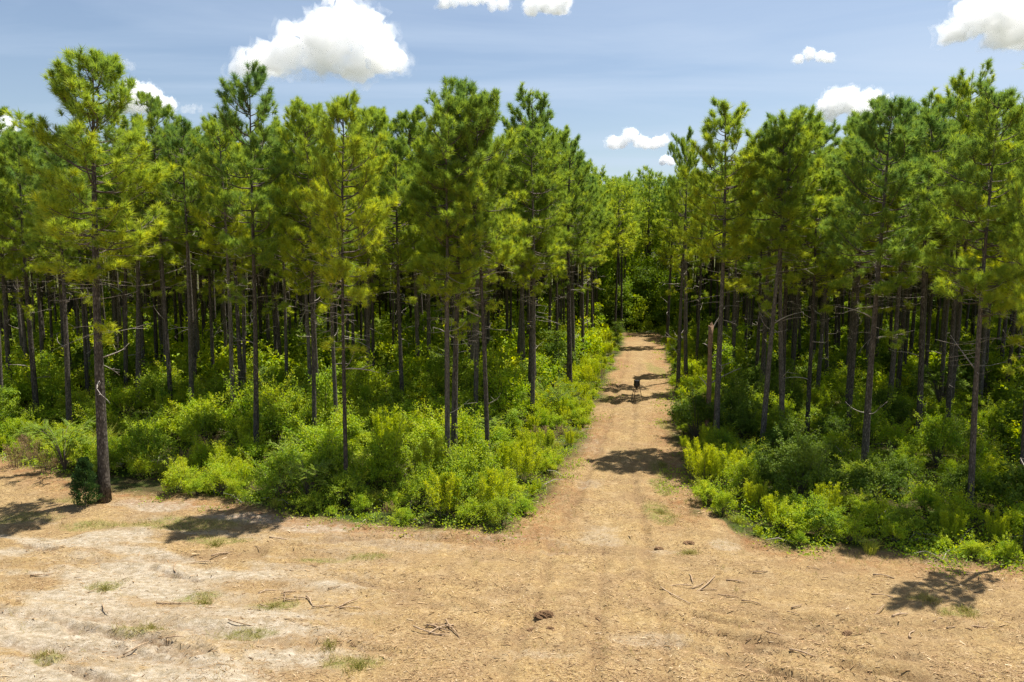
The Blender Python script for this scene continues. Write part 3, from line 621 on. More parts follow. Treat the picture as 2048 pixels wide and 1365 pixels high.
def plume(seed, H=1.4, Rr=.6, ns=26, per=130):
    rs = np.random.RandomState(seed); mb = MB()
    for k in range(ns):
        a = rs.rand() * 6.28; r0 = Rr * .45 * math.sqrt(rs.rand()); hh = H * rs.uniform(.55, 1.0) * (1 - .3 * r0 / Rr); lean = rs.uniform(.1, .38) * Rr
        s = np.linspace(0, 1, 6); P = np.stack([r0 * math.cos(a) + lean * math.cos(a) * s ** 1.4, r0 * math.sin(a) + lean * math.sin(a) * s ** 1.4, hh * s], 1)
        mb.tube(P, np.linspace(.007, .002, 6), 3, 0, cap=False)
        n = per; f = np.sqrt(rs.uniform(.06, 1.0, n)); p = np.stack([np.interp(f, s, P[:, i]) for i in range(3)], 1)
        out_ = unit(rs.normal(size=(n, 3)) * (1, 1, .4)); sp = .13 * (1.12 - f)[:, None] + .015; p2 = p + out_ * sp * rs.rand(n, 1)
        d = out_ * .7 + np.array([0, 0, .8]); l = rs.uniform(.05, .10, n) * (H / 1.4)
        leaves(mb, p2, d, rs.normal(size=(n, 3)), l, l * .13, rs, .42 + .22 * f + rs.normal(size=n) * .1 + rs.normal() * .06)
    return mb
def feather(seed, H=1.9, Rr=1.5, ns=15, bare=0):
    rs = np.random.RandomState(seed); mb = MB()
    for k in range(ns):
        a = rs.rand() * 6.28; out_r = Rr * rs.uniform(.5, 1.1); hh = H * rs.uniform(.55, 1.0); s = np.linspace(0, 1, 9)
        P = np.stack([out_r * s ** 1.3 * math.cos(a), out_r * s ** 1.3 * math.sin(a), hh * np.sin(s * 2.1) / .93], 1); P[:, :2] += np.outer(s, rs.normal(size=2) * .15)
        P[:, 2] = np.maximum(P[:, 2], .02); P[0] = (0, 0, 0); mb.tube(P, np.linspace(.02, .003, 9), 4, 0, cap=False)
        if k < bare: continue
        for j in range(16):
            f = rs.uniform(.3, 1); p = np.array([np.interp(f, s, P[:, i]) for i in range(3)]); aa = a + rs.choice([-1, 1]) * rs.uniform(.4, 1.3); Lt = rs.uniform(.2, .5)
            d = np.array([math.cos(aa), math.sin(aa), rs.uniform(-.4, .95)]); n = 26; g = np.linspace(.1, 1, n); q = p + np.outer(g * Lt, d); q[:, 2] -= g ** 2 * .1 * Lt
            mb.tube(q[::8], .003, 3, 0, cap=False); sd = unit(np.cross(d, (0, 0, 1))); sg = np.where(np.arange(n) % 2, 1, -1)[:, None]
            dd = sd * sg + d * .45 + rs.normal(size=(n, 3)) * .15; l = .06 + .05 * (1 - g); leaves(mb, q, dd, np.tile((0, 0, 1.), (n, 1)) + rs.normal(size=(n, 3)) * .8, l * .8, l * .16, rs, .5 + rs.normal() * .14 + rs.normal(size=n) * .07)
    return mb
def cedar(seed, H=1.7, Rr=.55):
    rs = np.random.RandomState(seed); mb = MB(); mb.tube([(0, 0, 0), (0, 0, H * .9)], (.03, .006), 5, 0)
    n = 5200; u = rs.rand(n) ** .8; a = rs.rand(n) * 6.28; lump = .75 + .35 * np.sin(a * 3 + u * 9 + seed) * np.sin(u * 17)
    r = Rr * (np.sin(np.clip(1.15 - u, 0, 1) * 1.5)) * lump * np.sqrt(rs.uniform(.25, 1, n)) * (.65 + .35 * np.clip(u / .12, 0, 1)); p = np.stack([r * np.cos(a), r * np.sin(a), .06 + u * (H - .06)], 1)
    d = np.stack([np.cos(a), np.sin(a), np.full(n, .9)], 1) + rs.normal(size=(n, 3)) * .35; l = rs.uniform(.06, .13, n)
    leaves(mb, p, d, rs.normal(size=(n, 3)), l, l * .16, rs, .5 + rs.normal(size=n) * .2)
    for k in range(30):
        z = rs.uniform(.1, .85) * H; aa = rs.rand() * 6.28; mb.tube([(0, 0, z), (Rr * .5 * (1 - z / H) * math.cos(aa), Rr * .5 * (1 - z / H) * math.sin(aa), z + .12)], (.01, .003), 3, 0, cap=False)
    return mb
def sapling(seed, H=3.6, Rr=.95, per=150):
    rs = np.random.RandomState(seed); mb = MB(); mb.tube([(0, 0, 0), (.04, .02, H * .5), (0, .05, H * .97)], (.03, .02, .006), 6, 0)
    for k in range(26):
        u = rs.uniform(.12, 1); a = k * 2.4 + rs.normal() * .3; L = Rr * (1 - .75 * max(0, u - .3)) * rs.uniform(.6, 1.1); b0 = np.array([0, 0, u * H * .95]); e = b0 + np.array([math.cos(a) * L, math.sin(a) * L, .25 * L + rs.normal() * .1])
        mb.tube(np.stack([b0, (b0 + e) / 2, e]), (.010, .007, .003), 4, 0, cap=False); n = per; f = rs.uniform(.25, 1.1, n)[:, None]
        p = b0 + (e - b0) * f + rs.normal(size=(n, 3)) * (.17, .17, .10); d = unit(e - b0) * .5 + rs.normal(size=(n, 3)) * .6; l = .11 * rs.uniform(.6, 1.3, n)
        leaves(mb, p, d, rs.normal(size=(n, 3)) * .5 + (0, 0, .9), l, l * .28, rs, .5 + rs.normal() * .15 + rs.normal(size=n) * .12)
    return mb
def grass(seed, H=.19, Rr=.28, n=230):
    rs = np.random.RandomState(seed); mb = MB(); a = rs.rand(n) * 6.28; r = Rr * rs.rand(n) ** 1.3 * (.8 + .25 * np.sin(a * 2 + seed)); p = np.stack([r * np.cos(a) * 1.5, r * np.sin(a), np.full(n, -.01)], 1)
    ln = np.stack([np.cos(a), np.sin(a), np.zeros(n)], 1) * rs.uniform(0, .5, n)[:, None] + rs.normal(size=(n, 3)) * (.25, .25, 0); hh = H * rs.uniform(.4, 1, n)[:, None]
    mdl = p + (ln * .35 + (0, 0, .6)) * hh; tip = p + (ln * 1.1 + (0, 0, 1)) * hh * (1, 1, .85); wv = unit(np.cross(ln + (0, 0, 1), rs.normal(size=(n, 3)))) * .006
    V = np.stack([p - wv, p + wv, mdl + wv * .8, mdl - wv * .8, tip], 1).reshape(-1, 3); i = np.arange(n)[:, None] * 5
    mb.add(V, i + [3, 2, 4], i + [0, 1, 2, 3], 1, np.repeat(np.clip(.45 + rs.normal(size=n) * .25, 0, 1), 5)); return mb

SHR = {}
def reg(kind, mats, builders): SHR[kind] = [b.mesh(kind, [M['twig'], M[mats]]) for b in builders]
reg('bright', 'leaf_bright', [leafy(600 + i, 1.5, .95, 21, 215, .072) for i in range(3)])
reg('mid', 'leaf_mid', [leafy(610 + i, 1.9, 1.15, 25, 215, .080) for i in range(3)])
reg('dark', 'leaf_dark', [leafy(620 + i, 2.0, 1.1, 25, 215, .085) for i in range(3)])
reg('plume', 'plume', [plume(630 + i) for i in range(3)])
reg('feather', 'feather', [feather(640 + i) for i in range(3)])
reg('feather_bare', 'feather', [feather(650, 2.2, 1.9, 22, 7)])
reg('cedar', 'cedar', [cedar(660)])
reg('sapling', 'leaf_dark', [sapling(670), sapling(671)])
reg('young', 'leaf_mid', [sapling(672, 3.2, .9), sapling(673, 2.8, .8)])
reg('dry', 'dry', [plume(690 + i, 1.1, .6, 20, 60) for i in range(2)])
reg('tallgrass', 'tall', [grass(694 + i, .85, .38, 300) for i in range(3)])
reg('grass', 'grass', [grass(680 + i) for i in range(4)])
# split each shrub mesh in stems and leaves so both are parts of their own
def split_parts(me):
    n = len(me.polygons); mi = np.zeros(n, np.int32); me.polygons.foreach_get('material_index', mi)
    co = np.zeros(len(me.vertices) * 3, np.float32); me.vertices.foreach_get('co', co); co = co.reshape(-1, 3)
    tt = np.zeros(len(me.vertices), np.float32); me.attributes['tint'].data.foreach_get('value', tt)
    ls = np.zeros(n, np.int32); lt = np.zeros(n, np.int32); me.polygons.foreach_get('loop_start', ls); me.polygons.foreach_get('loop_total', lt)
    vi = np.zeros(len(me.loops), np.int32); me.loops.foreach_get('vertex_index', vi); res = []
    for k in (0, 1):
        T3 = ls[(mi == k) & (lt == 3)]; Q4 = ls[(mi == k) & (lt == 4)]
        tri = vi[T3[:, None] + np.arange(3)]; qd = vi[Q4[:, None] + np.arange(4)]
        ids, inv = np.unique(np.concatenate([tri.ravel(), qd.ravel()]), return_inverse=True)
        b = MB(); b.add(co[ids], inv[:tri.size].reshape(-1, 3), inv[tri.size:].reshape(-1, 4), 0, tt[ids]); res.append(b.mesh(me.name, [me.materials[k]]))
    return res
SHP = {k: [split_parts(m) if k not in ('grass', 'tallgrass') else [None, m] for m in v] for k, v in SHR.items()}
KNAME = dict(bright=('leafy_shrub', 'shrub'), mid=('leafy_shrub', 'shrub'), dark=('leafy_shrub', 'shrub'), plume=('plumed_shrub', 'shrub'), feather=('feathery_shrub', 'shrub'),
             feather_bare=('feathery_shrub', 'shrub'), cedar=('cedar_sapling', 'young tree'), sapling=('broadleaf_sapling', 'young tree'), young=('broadleaf_sapling', 'young tree'), grass=('grass_tuft', 'grass'), dry=('dry_weed', 'weed'), tallgrass=('grass_clump', 'grass'))
rsS = np.random.RandomState(21)
SPOTS = []
def shrub(kind, x, y, s, label, group=None, sz=1.0, parts=True):
    i = rsS.randint(len(SHP[kind])); st, lv = SHP[kind][i]; nm, cat = KNAME[kind]; z = h1(x, y) - .02
    rz = rsS.rand() * 6.28; sc = (s * rsS.uniform(.92, 1.1), s * rsS.uniform(.92, 1.1), s * sz)
    if st is None or not parts:
        o = link(nm, lv); o.location = (x, y, z); o.rotation_euler = (0, 0, rz); o.scale = sc
    else:
        o = link(nm, None); o.location = (x, y, z); o.rotation_euler = (0, 0, rz); o.scale = sc
        link('stem', st, o); link('foliage', lv, o)
    tag(o, label, cat, group); SPOTS.append((x, y, s)); return o

# shrubs one can point at
ONE = [('cedar', 172, 1012, 1.0, 'small dark conical cedar beside the thickest pine on the bare edge'),
 ('feather_bare', 1095, 838, 1.0, 'feathery shrub with bare pale grey branches sticking out, left of the track'),
 ('sapling', 1108, 775, 1.15, 'dark dense sapling just left of the left verge pine'),
 ('dark', 1392, 880, 1.25, 'dark green rounded shrub at the foot of the snag beside the track'),
 ('dark', 1480, 885, 1.0, 'dark green shrub between the snag and the leaning pines'),
 ('plume', 1395, 968, 1.35, 'bright plumed shrub at the right track corner, tallest of its clump'),
 ('plume', 1440, 972, 1.2, 'bright plumed shrub in the right corner clump, beside the tallest'),
 ('plume', 1480, 965, 1.05, 'bright plumed shrub on the right end of the corner clump'),
 ('plume', 890, 1040, 1.3, 'bright plumed shrub at the clearing edge below the tall pair of pines'),
 ('plume', 990, 1035, 1.35, 'bright plumed shrub at the left corner of track and clearing'),
 ('plume', 1052, 965, 1.3, 'rounded bright plumed shrub on the left verge above the corner'),
 ('feather', 620, 1008, .85, 'dark feathery shrub at the clearing edge left of the round topped pine'),
 ('feather', 400, 760, 1.0, 'pale feathery shrub midway left, between pine trunks'),
 ('feather', 130, 945, 1.0, 'olive feathery shrub behind the small dark cedar'),
 ('bright', 370, 985, .8, 'yellow shrub at the clearing edge right of the thickest pine'),
 ('bright', 400, 880, 1.35, 'large yellow green leafy shrub between the thickest pine and the gappy crowned pine'),
 ('mid', 560, 1000, 1.0, 'green leafy shrub in front of the gappy crowned pine'),
 ('young', 1050, 690, .9, 'bright young broadleaf tree deep behind the left verge'),
 ('young', 1447, 800, 1.25, 'bright broadleaf sapling beside the pine behind the snag'),
 ('feather', 1880, 820, 1.2, 'olive feathery shrub right of the dark pine trunk in the right half'),
 ('bright', 1590, 1070, .75, 'yellow green low shrub at the front edge below the leaning pines'),
 ('plume', 1900, 1085, .9, 'dull green plumed shrub in front of the tall pine near the right edge'),
 ('plume', 1990, 1090, .9, 'dull green plumed shrub nearest the right picture edge'),
 ('dry', 30, 935, 1.1, 'brown dry brush at the left picture edge on the bare ground'),
 ('dry', 95, 948, 1.0, 'brown dry brush left of the small dark cedar'),
 ('dry', 60, 915, 1.2, 'brown dry brush at the thicket edge, far left'),
 ('sapling', 1235, 690, .7, 'small leafy sapling at the left verge by the far end of the track')]
for kd, px, py, s, lab in ONE: shrub(kd, *pix_ground(px, py), s, lab, None)

def zone_of(x, y, d):
    if y > T_END: return 'far'
    left = x < (xl(y) + xr(y)) / 2
    dt = (xl(y) - x) if left else (x - xr(y)); df = y - (yl(min(x, FLs[-1, 0])) if left else yr(max(x, FRs[0, 0])))
    if dt < 2.6 and y > 27: return ('left' if left else 'right') + ' verge'
    if df < 3.2: return ('left' if left else 'right') + ' front'
    return ('left' if left else 'right') + (' near' if y < 45 else ' deep')
ZN = {'left verge': 'on the verge left of the track', 'right verge': 'on the verge right of the track', 'left front': 'along the clearing edge left of the track', 'right front': 'along the clearing edge right of the track',
      'left near': 'under the nearer pines left of the track', 'right near': 'under the nearer pines right of the track', 'left deep': 'deep under the pines left of the track', 'right deep': 'deep under the pines right of the track', 'far': 'in the wood past the far end of the track'}
MIX = {'left verge': [('tallgrass', .13, .9), ('dry', .05, .8), ('plume', .50, .8), ('bright', .32, .65)], 'right verge': [('tallgrass', .1, .9), ('dry', .05, .7), ('bright', .35, .6), ('plume', .25, .75), ('mid', .2, .7), ('dark', .2, .7)],
       'left front': [('tallgrass', .12, 1.0), ('dry', .07, .8), ('bright', .45, .72), ('mid', .25, .75), ('plume', .22, .9), ('feather', .08, .8)], 'right front': [('tallgrass', .12, .9), ('dry', .07, .8), ('bright', .55, .62), ('mid', .15, .62), ('plume', .24, .8)],
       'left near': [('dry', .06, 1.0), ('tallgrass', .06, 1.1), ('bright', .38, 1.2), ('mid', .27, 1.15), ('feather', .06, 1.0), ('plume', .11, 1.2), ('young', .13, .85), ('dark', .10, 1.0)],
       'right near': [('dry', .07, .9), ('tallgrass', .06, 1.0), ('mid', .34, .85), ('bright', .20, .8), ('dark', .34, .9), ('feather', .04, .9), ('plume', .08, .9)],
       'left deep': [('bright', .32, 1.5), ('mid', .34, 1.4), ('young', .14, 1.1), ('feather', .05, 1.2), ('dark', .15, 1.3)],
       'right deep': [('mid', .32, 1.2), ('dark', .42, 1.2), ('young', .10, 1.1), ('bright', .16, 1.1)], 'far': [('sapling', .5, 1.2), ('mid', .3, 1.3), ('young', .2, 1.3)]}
LOOK = dict(bright='yellow green leafy shrub', mid='mid green leafy shrub', dark='dark green leafy shrub', plume='bright plumed upright shrub', feather='feathery arching shrub', sapling='dark broadleaf sapling', young='light green broadleaf sapling', dry='brown dry weed', tallgrass='yellow green tall grass clump')
pts = []; tries = 0; PLAN = []
while tries < 26000:
    tries += 1
    y = 20 + 70 * rsS.rand() ** 1.35; x = (rsS.rand() * 2 - 1) * (.72 * y + 1)
    d = float(depth_in(np.array([x]), np.array([y]))[0][0])
    if d < .15: continue
    z = zone_of(x, y, d)
    if z == 'far' and y > 92: continue
    md = {'verge': .72, 'front': .85, 'near': 1.42, 'deep': 1.85}.get(z.split()[-1], 2.0)
    if y > 60: md = max(md, 2.1 if 'verge' not in z else 1.0)
    if any((x - a) ** 2 + (y - b) ** 2 < md * md for a, b in pts) or any((x - a) ** 2 + (y - b) ** 2 < (.45 + .35 * s) ** 2 for a, b, s in SPOTS[:len(ONE)]): continue
    if any((x - a) ** 2 + (y - b) ** 2 < .3 ** 2 for a, b, _ in TREES[:60]): continue
    if pix_ground(330, 1010)[1] > 0 and -18 < x < -13.2 and y < 29.8: continue
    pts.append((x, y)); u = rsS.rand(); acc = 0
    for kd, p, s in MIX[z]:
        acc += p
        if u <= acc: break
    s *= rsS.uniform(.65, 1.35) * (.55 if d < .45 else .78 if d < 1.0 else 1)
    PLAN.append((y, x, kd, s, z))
PLAN.sort(); used = {}; REST = []
for y, x, kd, s, z in PLAN:
    nm = KNAME[kd][0]; used[nm] = used.get(nm, 0) + 1
    if used[nm] > 265 or y > 74 or abs(x) > .69 * y:
        if kd == 'tallgrass': continue
        REST.append((y, x, kd, s)); continue
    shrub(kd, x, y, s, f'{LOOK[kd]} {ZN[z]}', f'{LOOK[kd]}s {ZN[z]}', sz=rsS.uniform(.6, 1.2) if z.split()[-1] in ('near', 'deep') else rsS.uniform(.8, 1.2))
for _ in range(150):                               # tall understorey past the end of the track
    y = rsS.uniform(T_END + 1, 125); x = .19 * y + rsS.normal() * 12; REST.append((y, x, 'young' if rsS.rand() < .6 else 'sapling', rsS.uniform(1.0, 2.0)))
for px, yo, sc, kd in ((1195, 3, 2.3, 'young'), (1228, 8, 2.9, 'young'), (1262, 11, 2.6, 'young'), (1290, 6, 2.0, 'sapling'), (1312, 10, 2.7, 'young'), (1340, 4, 2.4, 'young'), (1246, 4, 1.6, 'young'), (1275, 15, 3.2, 'young'), (1210, 14, 3.2, 'young'), (1325, 16, 3.2, 'young')):
    yy = T_END + yo; xx = (px - 1024) / FPX * yy; i = rsS.randint(2); st, lv = SHP[kd][i]; o = link('broadleaf_tree', None); o.location = (xx, yy, 0); o.rotation_euler = (0, 0, rsS.rand() * 6); o.scale = (sc, sc, sc * 1.05)
    link('trunk', st, o); link('crown', lv, o); tag(o, 'leafy light green tree closing the far end of the track', 'tree', 'leafy trees at the end of the track')
LM = ['leaf_bright', 'leaf_mid', 'leaf_dark', 'plume', 'feather']; tk = MB()
def leaf_arrays(me):
    co = np.zeros(len(me.vertices) * 3, np.float32); me.vertices.foreach_get('co', co); tt = np.zeros(len(me.vertices), np.float32); me.attributes['tint'].data.foreach_get('value', tt)
    return co.reshape(-1, 4, 3), tt.reshape(-1, 4)
LA = {k: [leaf_arrays(p[1]) for p in v] for k, v in SHP.items() if k not in ('grass', 'tallgrass')}
for y, x, kd, s in REST:
    co, tt = LA[kd][rsS.randint(len(LA[kd]))]; sel = rsS.permutation(len(co))[:max(300, len(co) // 5)]; c = co[sel]; m_ = c.mean(1, keepdims=True); c = m_ + (c - m_) * 2.0
    a = rsS.rand() * 6.28; ca, sa = math.cos(a), math.sin(a); V = (c.reshape(-1, 3) @ np.array([[ca, sa, 0], [-sa, ca, 0], [0, 0, 1]])) * s + np.array([x, y, 0])
    i = np.arange(len(sel))[:, None] * 4; mt = {'dry': 4, 'tallgrass': 3, 'bright': 0, 'mid': 1, 'dark': 2, 'plume': 3, 'feather': 4, 'sapling': 2, 'young': 1}[kd]
    tk.add(V, np.concatenate([i + [0, 1, 2], i + [0, 2, 3]]), None, mt, np.clip(tt[sel].ravel() + rsS.normal() * .1, 0, 1))
tag(link('far_thicket', tk.mesh('far_thicket', [M[k] for k in LM])), 'distant understorey shrubs merging into one mass among the far pines', 'thicket', kind='stuff')
print('rest', len(REST))
print('shrubs', len(SPOTS))
cnt = {}
for o in COL.objects:
    if o.parent is None: k = o.name.split('.')[0]; cnt[k] = cnt.get(k, 0) + 1
print(cnt)

# low ground cover under the pines: nobody could count it
rs = np.random.RandomState(31); uc = MB(); n = 15000
y = 20 + 75 * rs.rand(n) ** 1.5; x = (rs.rand(n) * 2 - 1) * (.72 * y + 1); d, _ = depth_in(x, y); dens = fbm(x, y, 81, 2.2, 3)
ok = (d > np.where(rs.rand(n) < .35, -1.5 * rs.rand(n) ** 1.6, .1 * rs.rand(n))) & (dens > .36 + .1 * (d < 0)); ok &= ~((x > -18) & (x < -13) & (y < 29.6)); x, y, d = x[ok], y[ok], d[ok]; c = np.stack([x, y, height(x, y)], 1); n = len(x); K = 26
hh = np.where(d < 0, .14, np.where(d < 1, .28, .55)) * rs.uniform(.5, 1.3, n)
p = c[:, None] + rs.normal(size=(n, K, 3)) * np.array([.26, .26, 0]) + np.stack([np.zeros((n, K)), np.zeros((n, K)), rs.rand(n, K) * hh[:, None]], 2)
p = p.reshape(-1, 3); l = np.repeat(.09 + .02 * np.clip((y - 35) / 20, 0, 2), K) * rs.uniform(.6, 1.4, n * K)
leaves(uc, p, rs.normal(size=(n * K, 3)), rs.normal(size=(n * K, 3)) * .5 + (0, 0, .8), l, l * .28, rs, np.repeat(np.clip(.5 + rs.normal(size=n) * .22, 0, 1), K) + rs.normal(size=n * K) * .1, 0)
for k in range(700):
    j = rs.randint(len(c)); L = rs.uniform(.4, 1.1); dd = unit(np.array([rs.normal(), rs.normal(), abs(rs.normal()) * .3])); b0 = c[j]; uc.tube(np.stack([b0, b0 + dd * L * .5 + (0, 0, .1), b0 + dd * L]), (.012, .009, .004), 4, 1)
tag(link('undergrowth', uc.mesh('undergrowth', [M['leaf_mid'], M['dead']])), 'low leafy ground cover spreading under the pines', 'ground cover', kind='stuff')

# ------------------------------------------------------------------ clearing: chips, sticks, clods, grass
rs = np.random.RandomState(41); n = 260000
y = 14 + 36 * rs.rand(n) ** 1.7; x = (rs.rand(n) * 2 - 1) * (.72 * y + 1)
s_, g_, f_, dk_, lt_, d_, _sd = masks(x, y); den = fbm(x, y, 91, 1.1, 4)
ok = (d_ < .2) & (rs.rand(n) < np.clip((1 - .85 * s_) * (.25 + 2.4 * (den - .35)), .02, 1)); x, y = x[ok], y[ok]; n = len(x)
def chips(mb, x, y, L, W, rs, tint):
    n = len(x); a = rs.rand(n) * 6.28; a = np.where(rs.rand(n) < .5, rs.normal(size=n) * .5 + .1, a); tl = rs.normal(size=n) * .22; ro = rs.rand(n) * 6.28
    D = np.stack([np.cos(a) * np.cos(tl), np.sin(a) * np.cos(tl), np.sin(tl)], 1); A = unit(np.cross(D, (0, 0, 1.))); B = np.cross(A, D)
    c = np.stack([x, y, height(x, y) + W * .5 + np.abs(np.sin(tl)) * L * .4], 1); V = []
    for e, k in ((-.5, 1), (.5, .75)):
        for j in range(3):
            an = (ro + j * 2.094)[:, None]; V.append(c + D * (L * e)[:, None] + (A * np.cos(an) + B * np.sin(an) * .55) * (W * k)[:, None])
    V = np.stack(V, 1).reshape(-1, 3); i = np.arange(n)[:, None] * 6
    mb.add(V, np.concatenate([i + [0, 2, 1], i + [3, 4, 5]]), np.concatenate([i + [0, 1, 4, 3], i + [1, 2, 5, 4], i + [2, 0, 3, 5]]), 0, np.repeat(np.clip(tint, 0, 1), 6))
mb = MB(); L = np.clip(rs.lognormal(-3.15, .5, n), .022, .24); chips(mb, x, y, L, np.clip(L * .08, .005, .016) * rs.uniform(.7, 1.4, n), rs, .48 + rs.normal(size=n) * .27)
tag(link('wood_chips', mb.mesh('wood_chips', [M['chip']])), 'tan mulched wood chips strewn over clearing and track', 'wood chips', kind='stuff')

# thin dry grass in patches on the clearing
rs = np.random.RandomState(43); n = 60000; y = 15 + 40 * rs.rand(n) ** 1.3; x = (rs.rand(n) * 2 - 1) * (.7 * y)
s_, g_, f_, dk_, lt_, d_, _sd = masks(x, y); ok = (rs.rand(n) < g_ * .7 + .006 + .30 * np.clip(1 - np.abs(d_ + .3) / 1.2, 0, 1) ** 1.5) & (d_ < .7); x, y = x[ok], y[ok]; n = len(x); K = 5
x = np.repeat(x, K) + rs.normal(size=n * K) * .06; y = np.repeat(y, K) + rs.normal(size=n * K) * .06; n = len(x); p = np.stack([x, y, height(x, y) - .01], 1)
hh = rs.uniform(.06, .22, n)[:, None]; ln = rs.normal(size=(n, 3)) * (.55, .55, 0) + (0, 0, 1); tip = p + ln * hh; wv = unit(np.cross(ln, rs.normal(size=(n, 3)))) * .006
mb = MB(); mb.add(np.stack([p - wv, p + wv, tip], 1).reshape(-1, 3), np.arange(n * 3).reshape(-1, 3), None, 0, np.repeat(np.clip(.6 + rs.normal(size=n) * .28, 0, 1), 3))
tag(link('thin_grass', mb.mesh('thin_grass', [M['grass']])), 'thin half dry grass growing in patches on the bare ground', 'grass', kind='stuff')

# grass tufts one can point at
TUF = [(210, 1178, 'green grass tuft on the pale sand in the left half'), (1858, 1205, 'grass tuft on the chips in front of the tall right pine'), (1930, 1224, 'low grass tuft at the right, beside a larger tuft'), (1320, 1022, 'grass tuft on the track by the right corner clump'),
       (410, 1208, 'grass tuft amid sand left of the wood debris'), (300, 1252, 'dry grass tuft on the sand near a dark rut'), (1325, 935, 'grass growing in tree shadow on the right of the track'), (545, 1218, 'green grass tuft at the wood debris'),
       (1380, 1108, 'small grass tuft right of the track mouth'), (180, 1008, 'grass tuft in front of the small dark cedar'), (715, 1335, 'dry grass tuft near the bottom of the picture'), (660, 1302, 'small sparse grass tuft near the bottom, left of the ruts'), (430, 1090, 'thin green grass tuft on the pale sand below the gappy crowned pine'), (90, 1312, 'small weed on the sand in the lower left corner'), (1095, 958, 'grass tuft on the left edge of the track')]
for px, py, lab in TUF:
    x, y = pix_ground(px, py)
    o = shrub('grass', x, y, rsS.uniform(.8, 1.2), lab, 'grass tufts on the open ground')
# sticks
ST = []
for i in range(5):
    rs = np.random.RandomState(700 + i); L = rs.uniform(.5, 1.1); s = np.linspace(0, 1, 6); P = np.stack([(s - .5) * L, np.sin(s * 4 + i) * .05, .02 + .03 * np.sin(s * 3.1)], 1); mb = MB(); mb.tube(P, (.022 + .012 * rs.rand()) * (1 - .5 * s) * (1 + .2 * rs.normal(size=6)), 6)
    if i % 2: mb.tube(np.stack([P[3], P[3] + (.1, .16, .05)]), (.012, .005), 5)
    ST.append(mb.mesh('stick', [M['stick']], True))
def sticks(spots, label, group):
    for px, py in spots:
        x, y = pix_ground(px, py); o = link('fallen_stick', ST[rsS.randint(5)]); o.location = (x, y, h1(x, y) + .01); o.rotation_euler = (rsS.normal() * .1, rsS.normal() * .1, rsS.normal() * .6 + .1); s = rsS.uniform(.5, 1.0); o.scale = (s * rsS.uniform(.8, 1.3), s, s); tag(o, label, 'stick', group)
rs = np.random.RandomState(51)
sticks([(600 + rs.normal() * 55, 1205 + rs.normal() * 16) for _ in range(16)], 'splintered stick in the wood debris left of the track mouth', 'sticks in the wood debris')
sticks([(870 + rs.normal() * 35, 1265 + rs.normal() * 12) for _ in range(7)], 'broken stick in the small scatter near the bottom middle', 'sticks near the bottom middle')
sticks([(1430 + rs.normal() * 60, 1175 + rs.normal() * 14) for _ in range(8)], 'weathered stick on the chips right of the track mouth', 'sticks right of the track mouth')
sticks([(1500 + rs.rand() * 500, 1130 + rs.rand() * 200) for _ in range(16)], 'loose stick on the chips in the right half of the clearing', 'loose sticks on the right')
sticks([(60 + rs.rand() * 480, 1070 + rs.rand() * 260) for _ in range(10)], 'loose dark stick on the sand in the left half', 'loose sticks on the left')
sticks([(560, 1078), (350, 1138)], 'long fallen branch lying at the foot of the left thicket', 'branches below the left thicket')
# clods of dark soil
def clod(px, py, s, label):
    rs = np.random.RandomState(int(px)); import bmesh
    bm = bmesh.new(); bmesh.ops.create_icosphere(bm, subdivisions=4, radius=1)
    for v in bm.verts:
        c = v.co; f = .3 + 1.15 * float(fbm(np.array([c.x * 2 + c.z]), np.array([c.y * 2 - c.z]), int(px), .55, 5)[0]); v.co = Vector((c.x * f * 1.5, c.y * f, max(-.3, c.z * f * .55)))
    me = bpy.data.meshes.new('clod'); bm.to_mesh(me); bm.free(); me.materials.append(M['clod']); o = link('dirt_clod', me); x, y = pix_ground(px, py); o.location = (x, y, h1(x, y) + .02 * s); o.scale = (s,) * 3; o.rotation_euler = (0, 0, rs.rand() * .6); tag(o, label, 'dirt clod')
M['clod'] = bark('clod_soil', (.10, .055, .025), (.26, .155, .08), (.42, .28, .16), 3)
clod(1088, 1237, .17, 'dark torn clod of roots and soil in the lower middle'); clod(1062, 1262, .09, 'small soil lump just below the large torn clod'); clod(1100, 1262, .08, 'smaller soil lump under and right of the large torn clod'); clod(1378, 1088, .12, 'soil lump right of the track mouth beside grass'); clod(1318, 1096, .1, 'soil lump at the right of the track mouth, farther left'); clod(1695, 1265, .1, 'soil lump beside the curved rut at the right')

# ------------------------------------------------------------------ game feeder on three legs
fx0, fy0 = pix_ground(1273, 803); fd_ = link('game_feeder', None); fd_.location = (fx0, fy0, h1(fx0, fy0)); fd_.scale = (.88,) * 3; ppm = FPX / math.hypot(fy0, 9)
M['drum'] = plain('drum_plastic', (.012, .012, .011), .5, .3, 8); M['steel'] = plain('feeder_steel', (.05, .035, .03), .55, .3, 20, .4); M['tin'] = plain('motor_tin', (.03, .03, .03), .4)
hT = 1.45; hB = 1.0; rb = .205
def lathe(prof, k=28):
    mb = MB(); n = len(prof); an = np.arange(k) * 2 * math.pi / k; V = np.array([(r * math.cos(a), r * math.sin(a), z) for r, z in prof for a in an]); i = np.arange(n - 1)[:, None] * k; j = np.arange(k)[None]; j2 = (j + 1) % k
    mb.add(V, [], np.stack([i + j, i + j2, i + k + j2, i + k + j], -1).reshape(-1, 4)); return mb
link('drum', lathe([(.001, hB - .04), (.07, hB - .04), (.16, hB + .02), (rb - .01, hB + .06), (rb, hB + .1), (rb + .008, hB + .16), (rb, hB + .18), (rb, hB + .3), (rb + .008, hB + .32), (rb, hB + .34), (rb - .006, hT - .03), (.001, hT - .03)]).mesh('drum', [M['drum']], True), fd_)
lid = link('lid', lathe([(.001, hT - .028), (rb + .014, hT - .028), (rb + .014, hT + .005), (rb - .02, hT + .02), (.001, hT + .026)]).mesh('lid', [M['drum']], True), fd_)
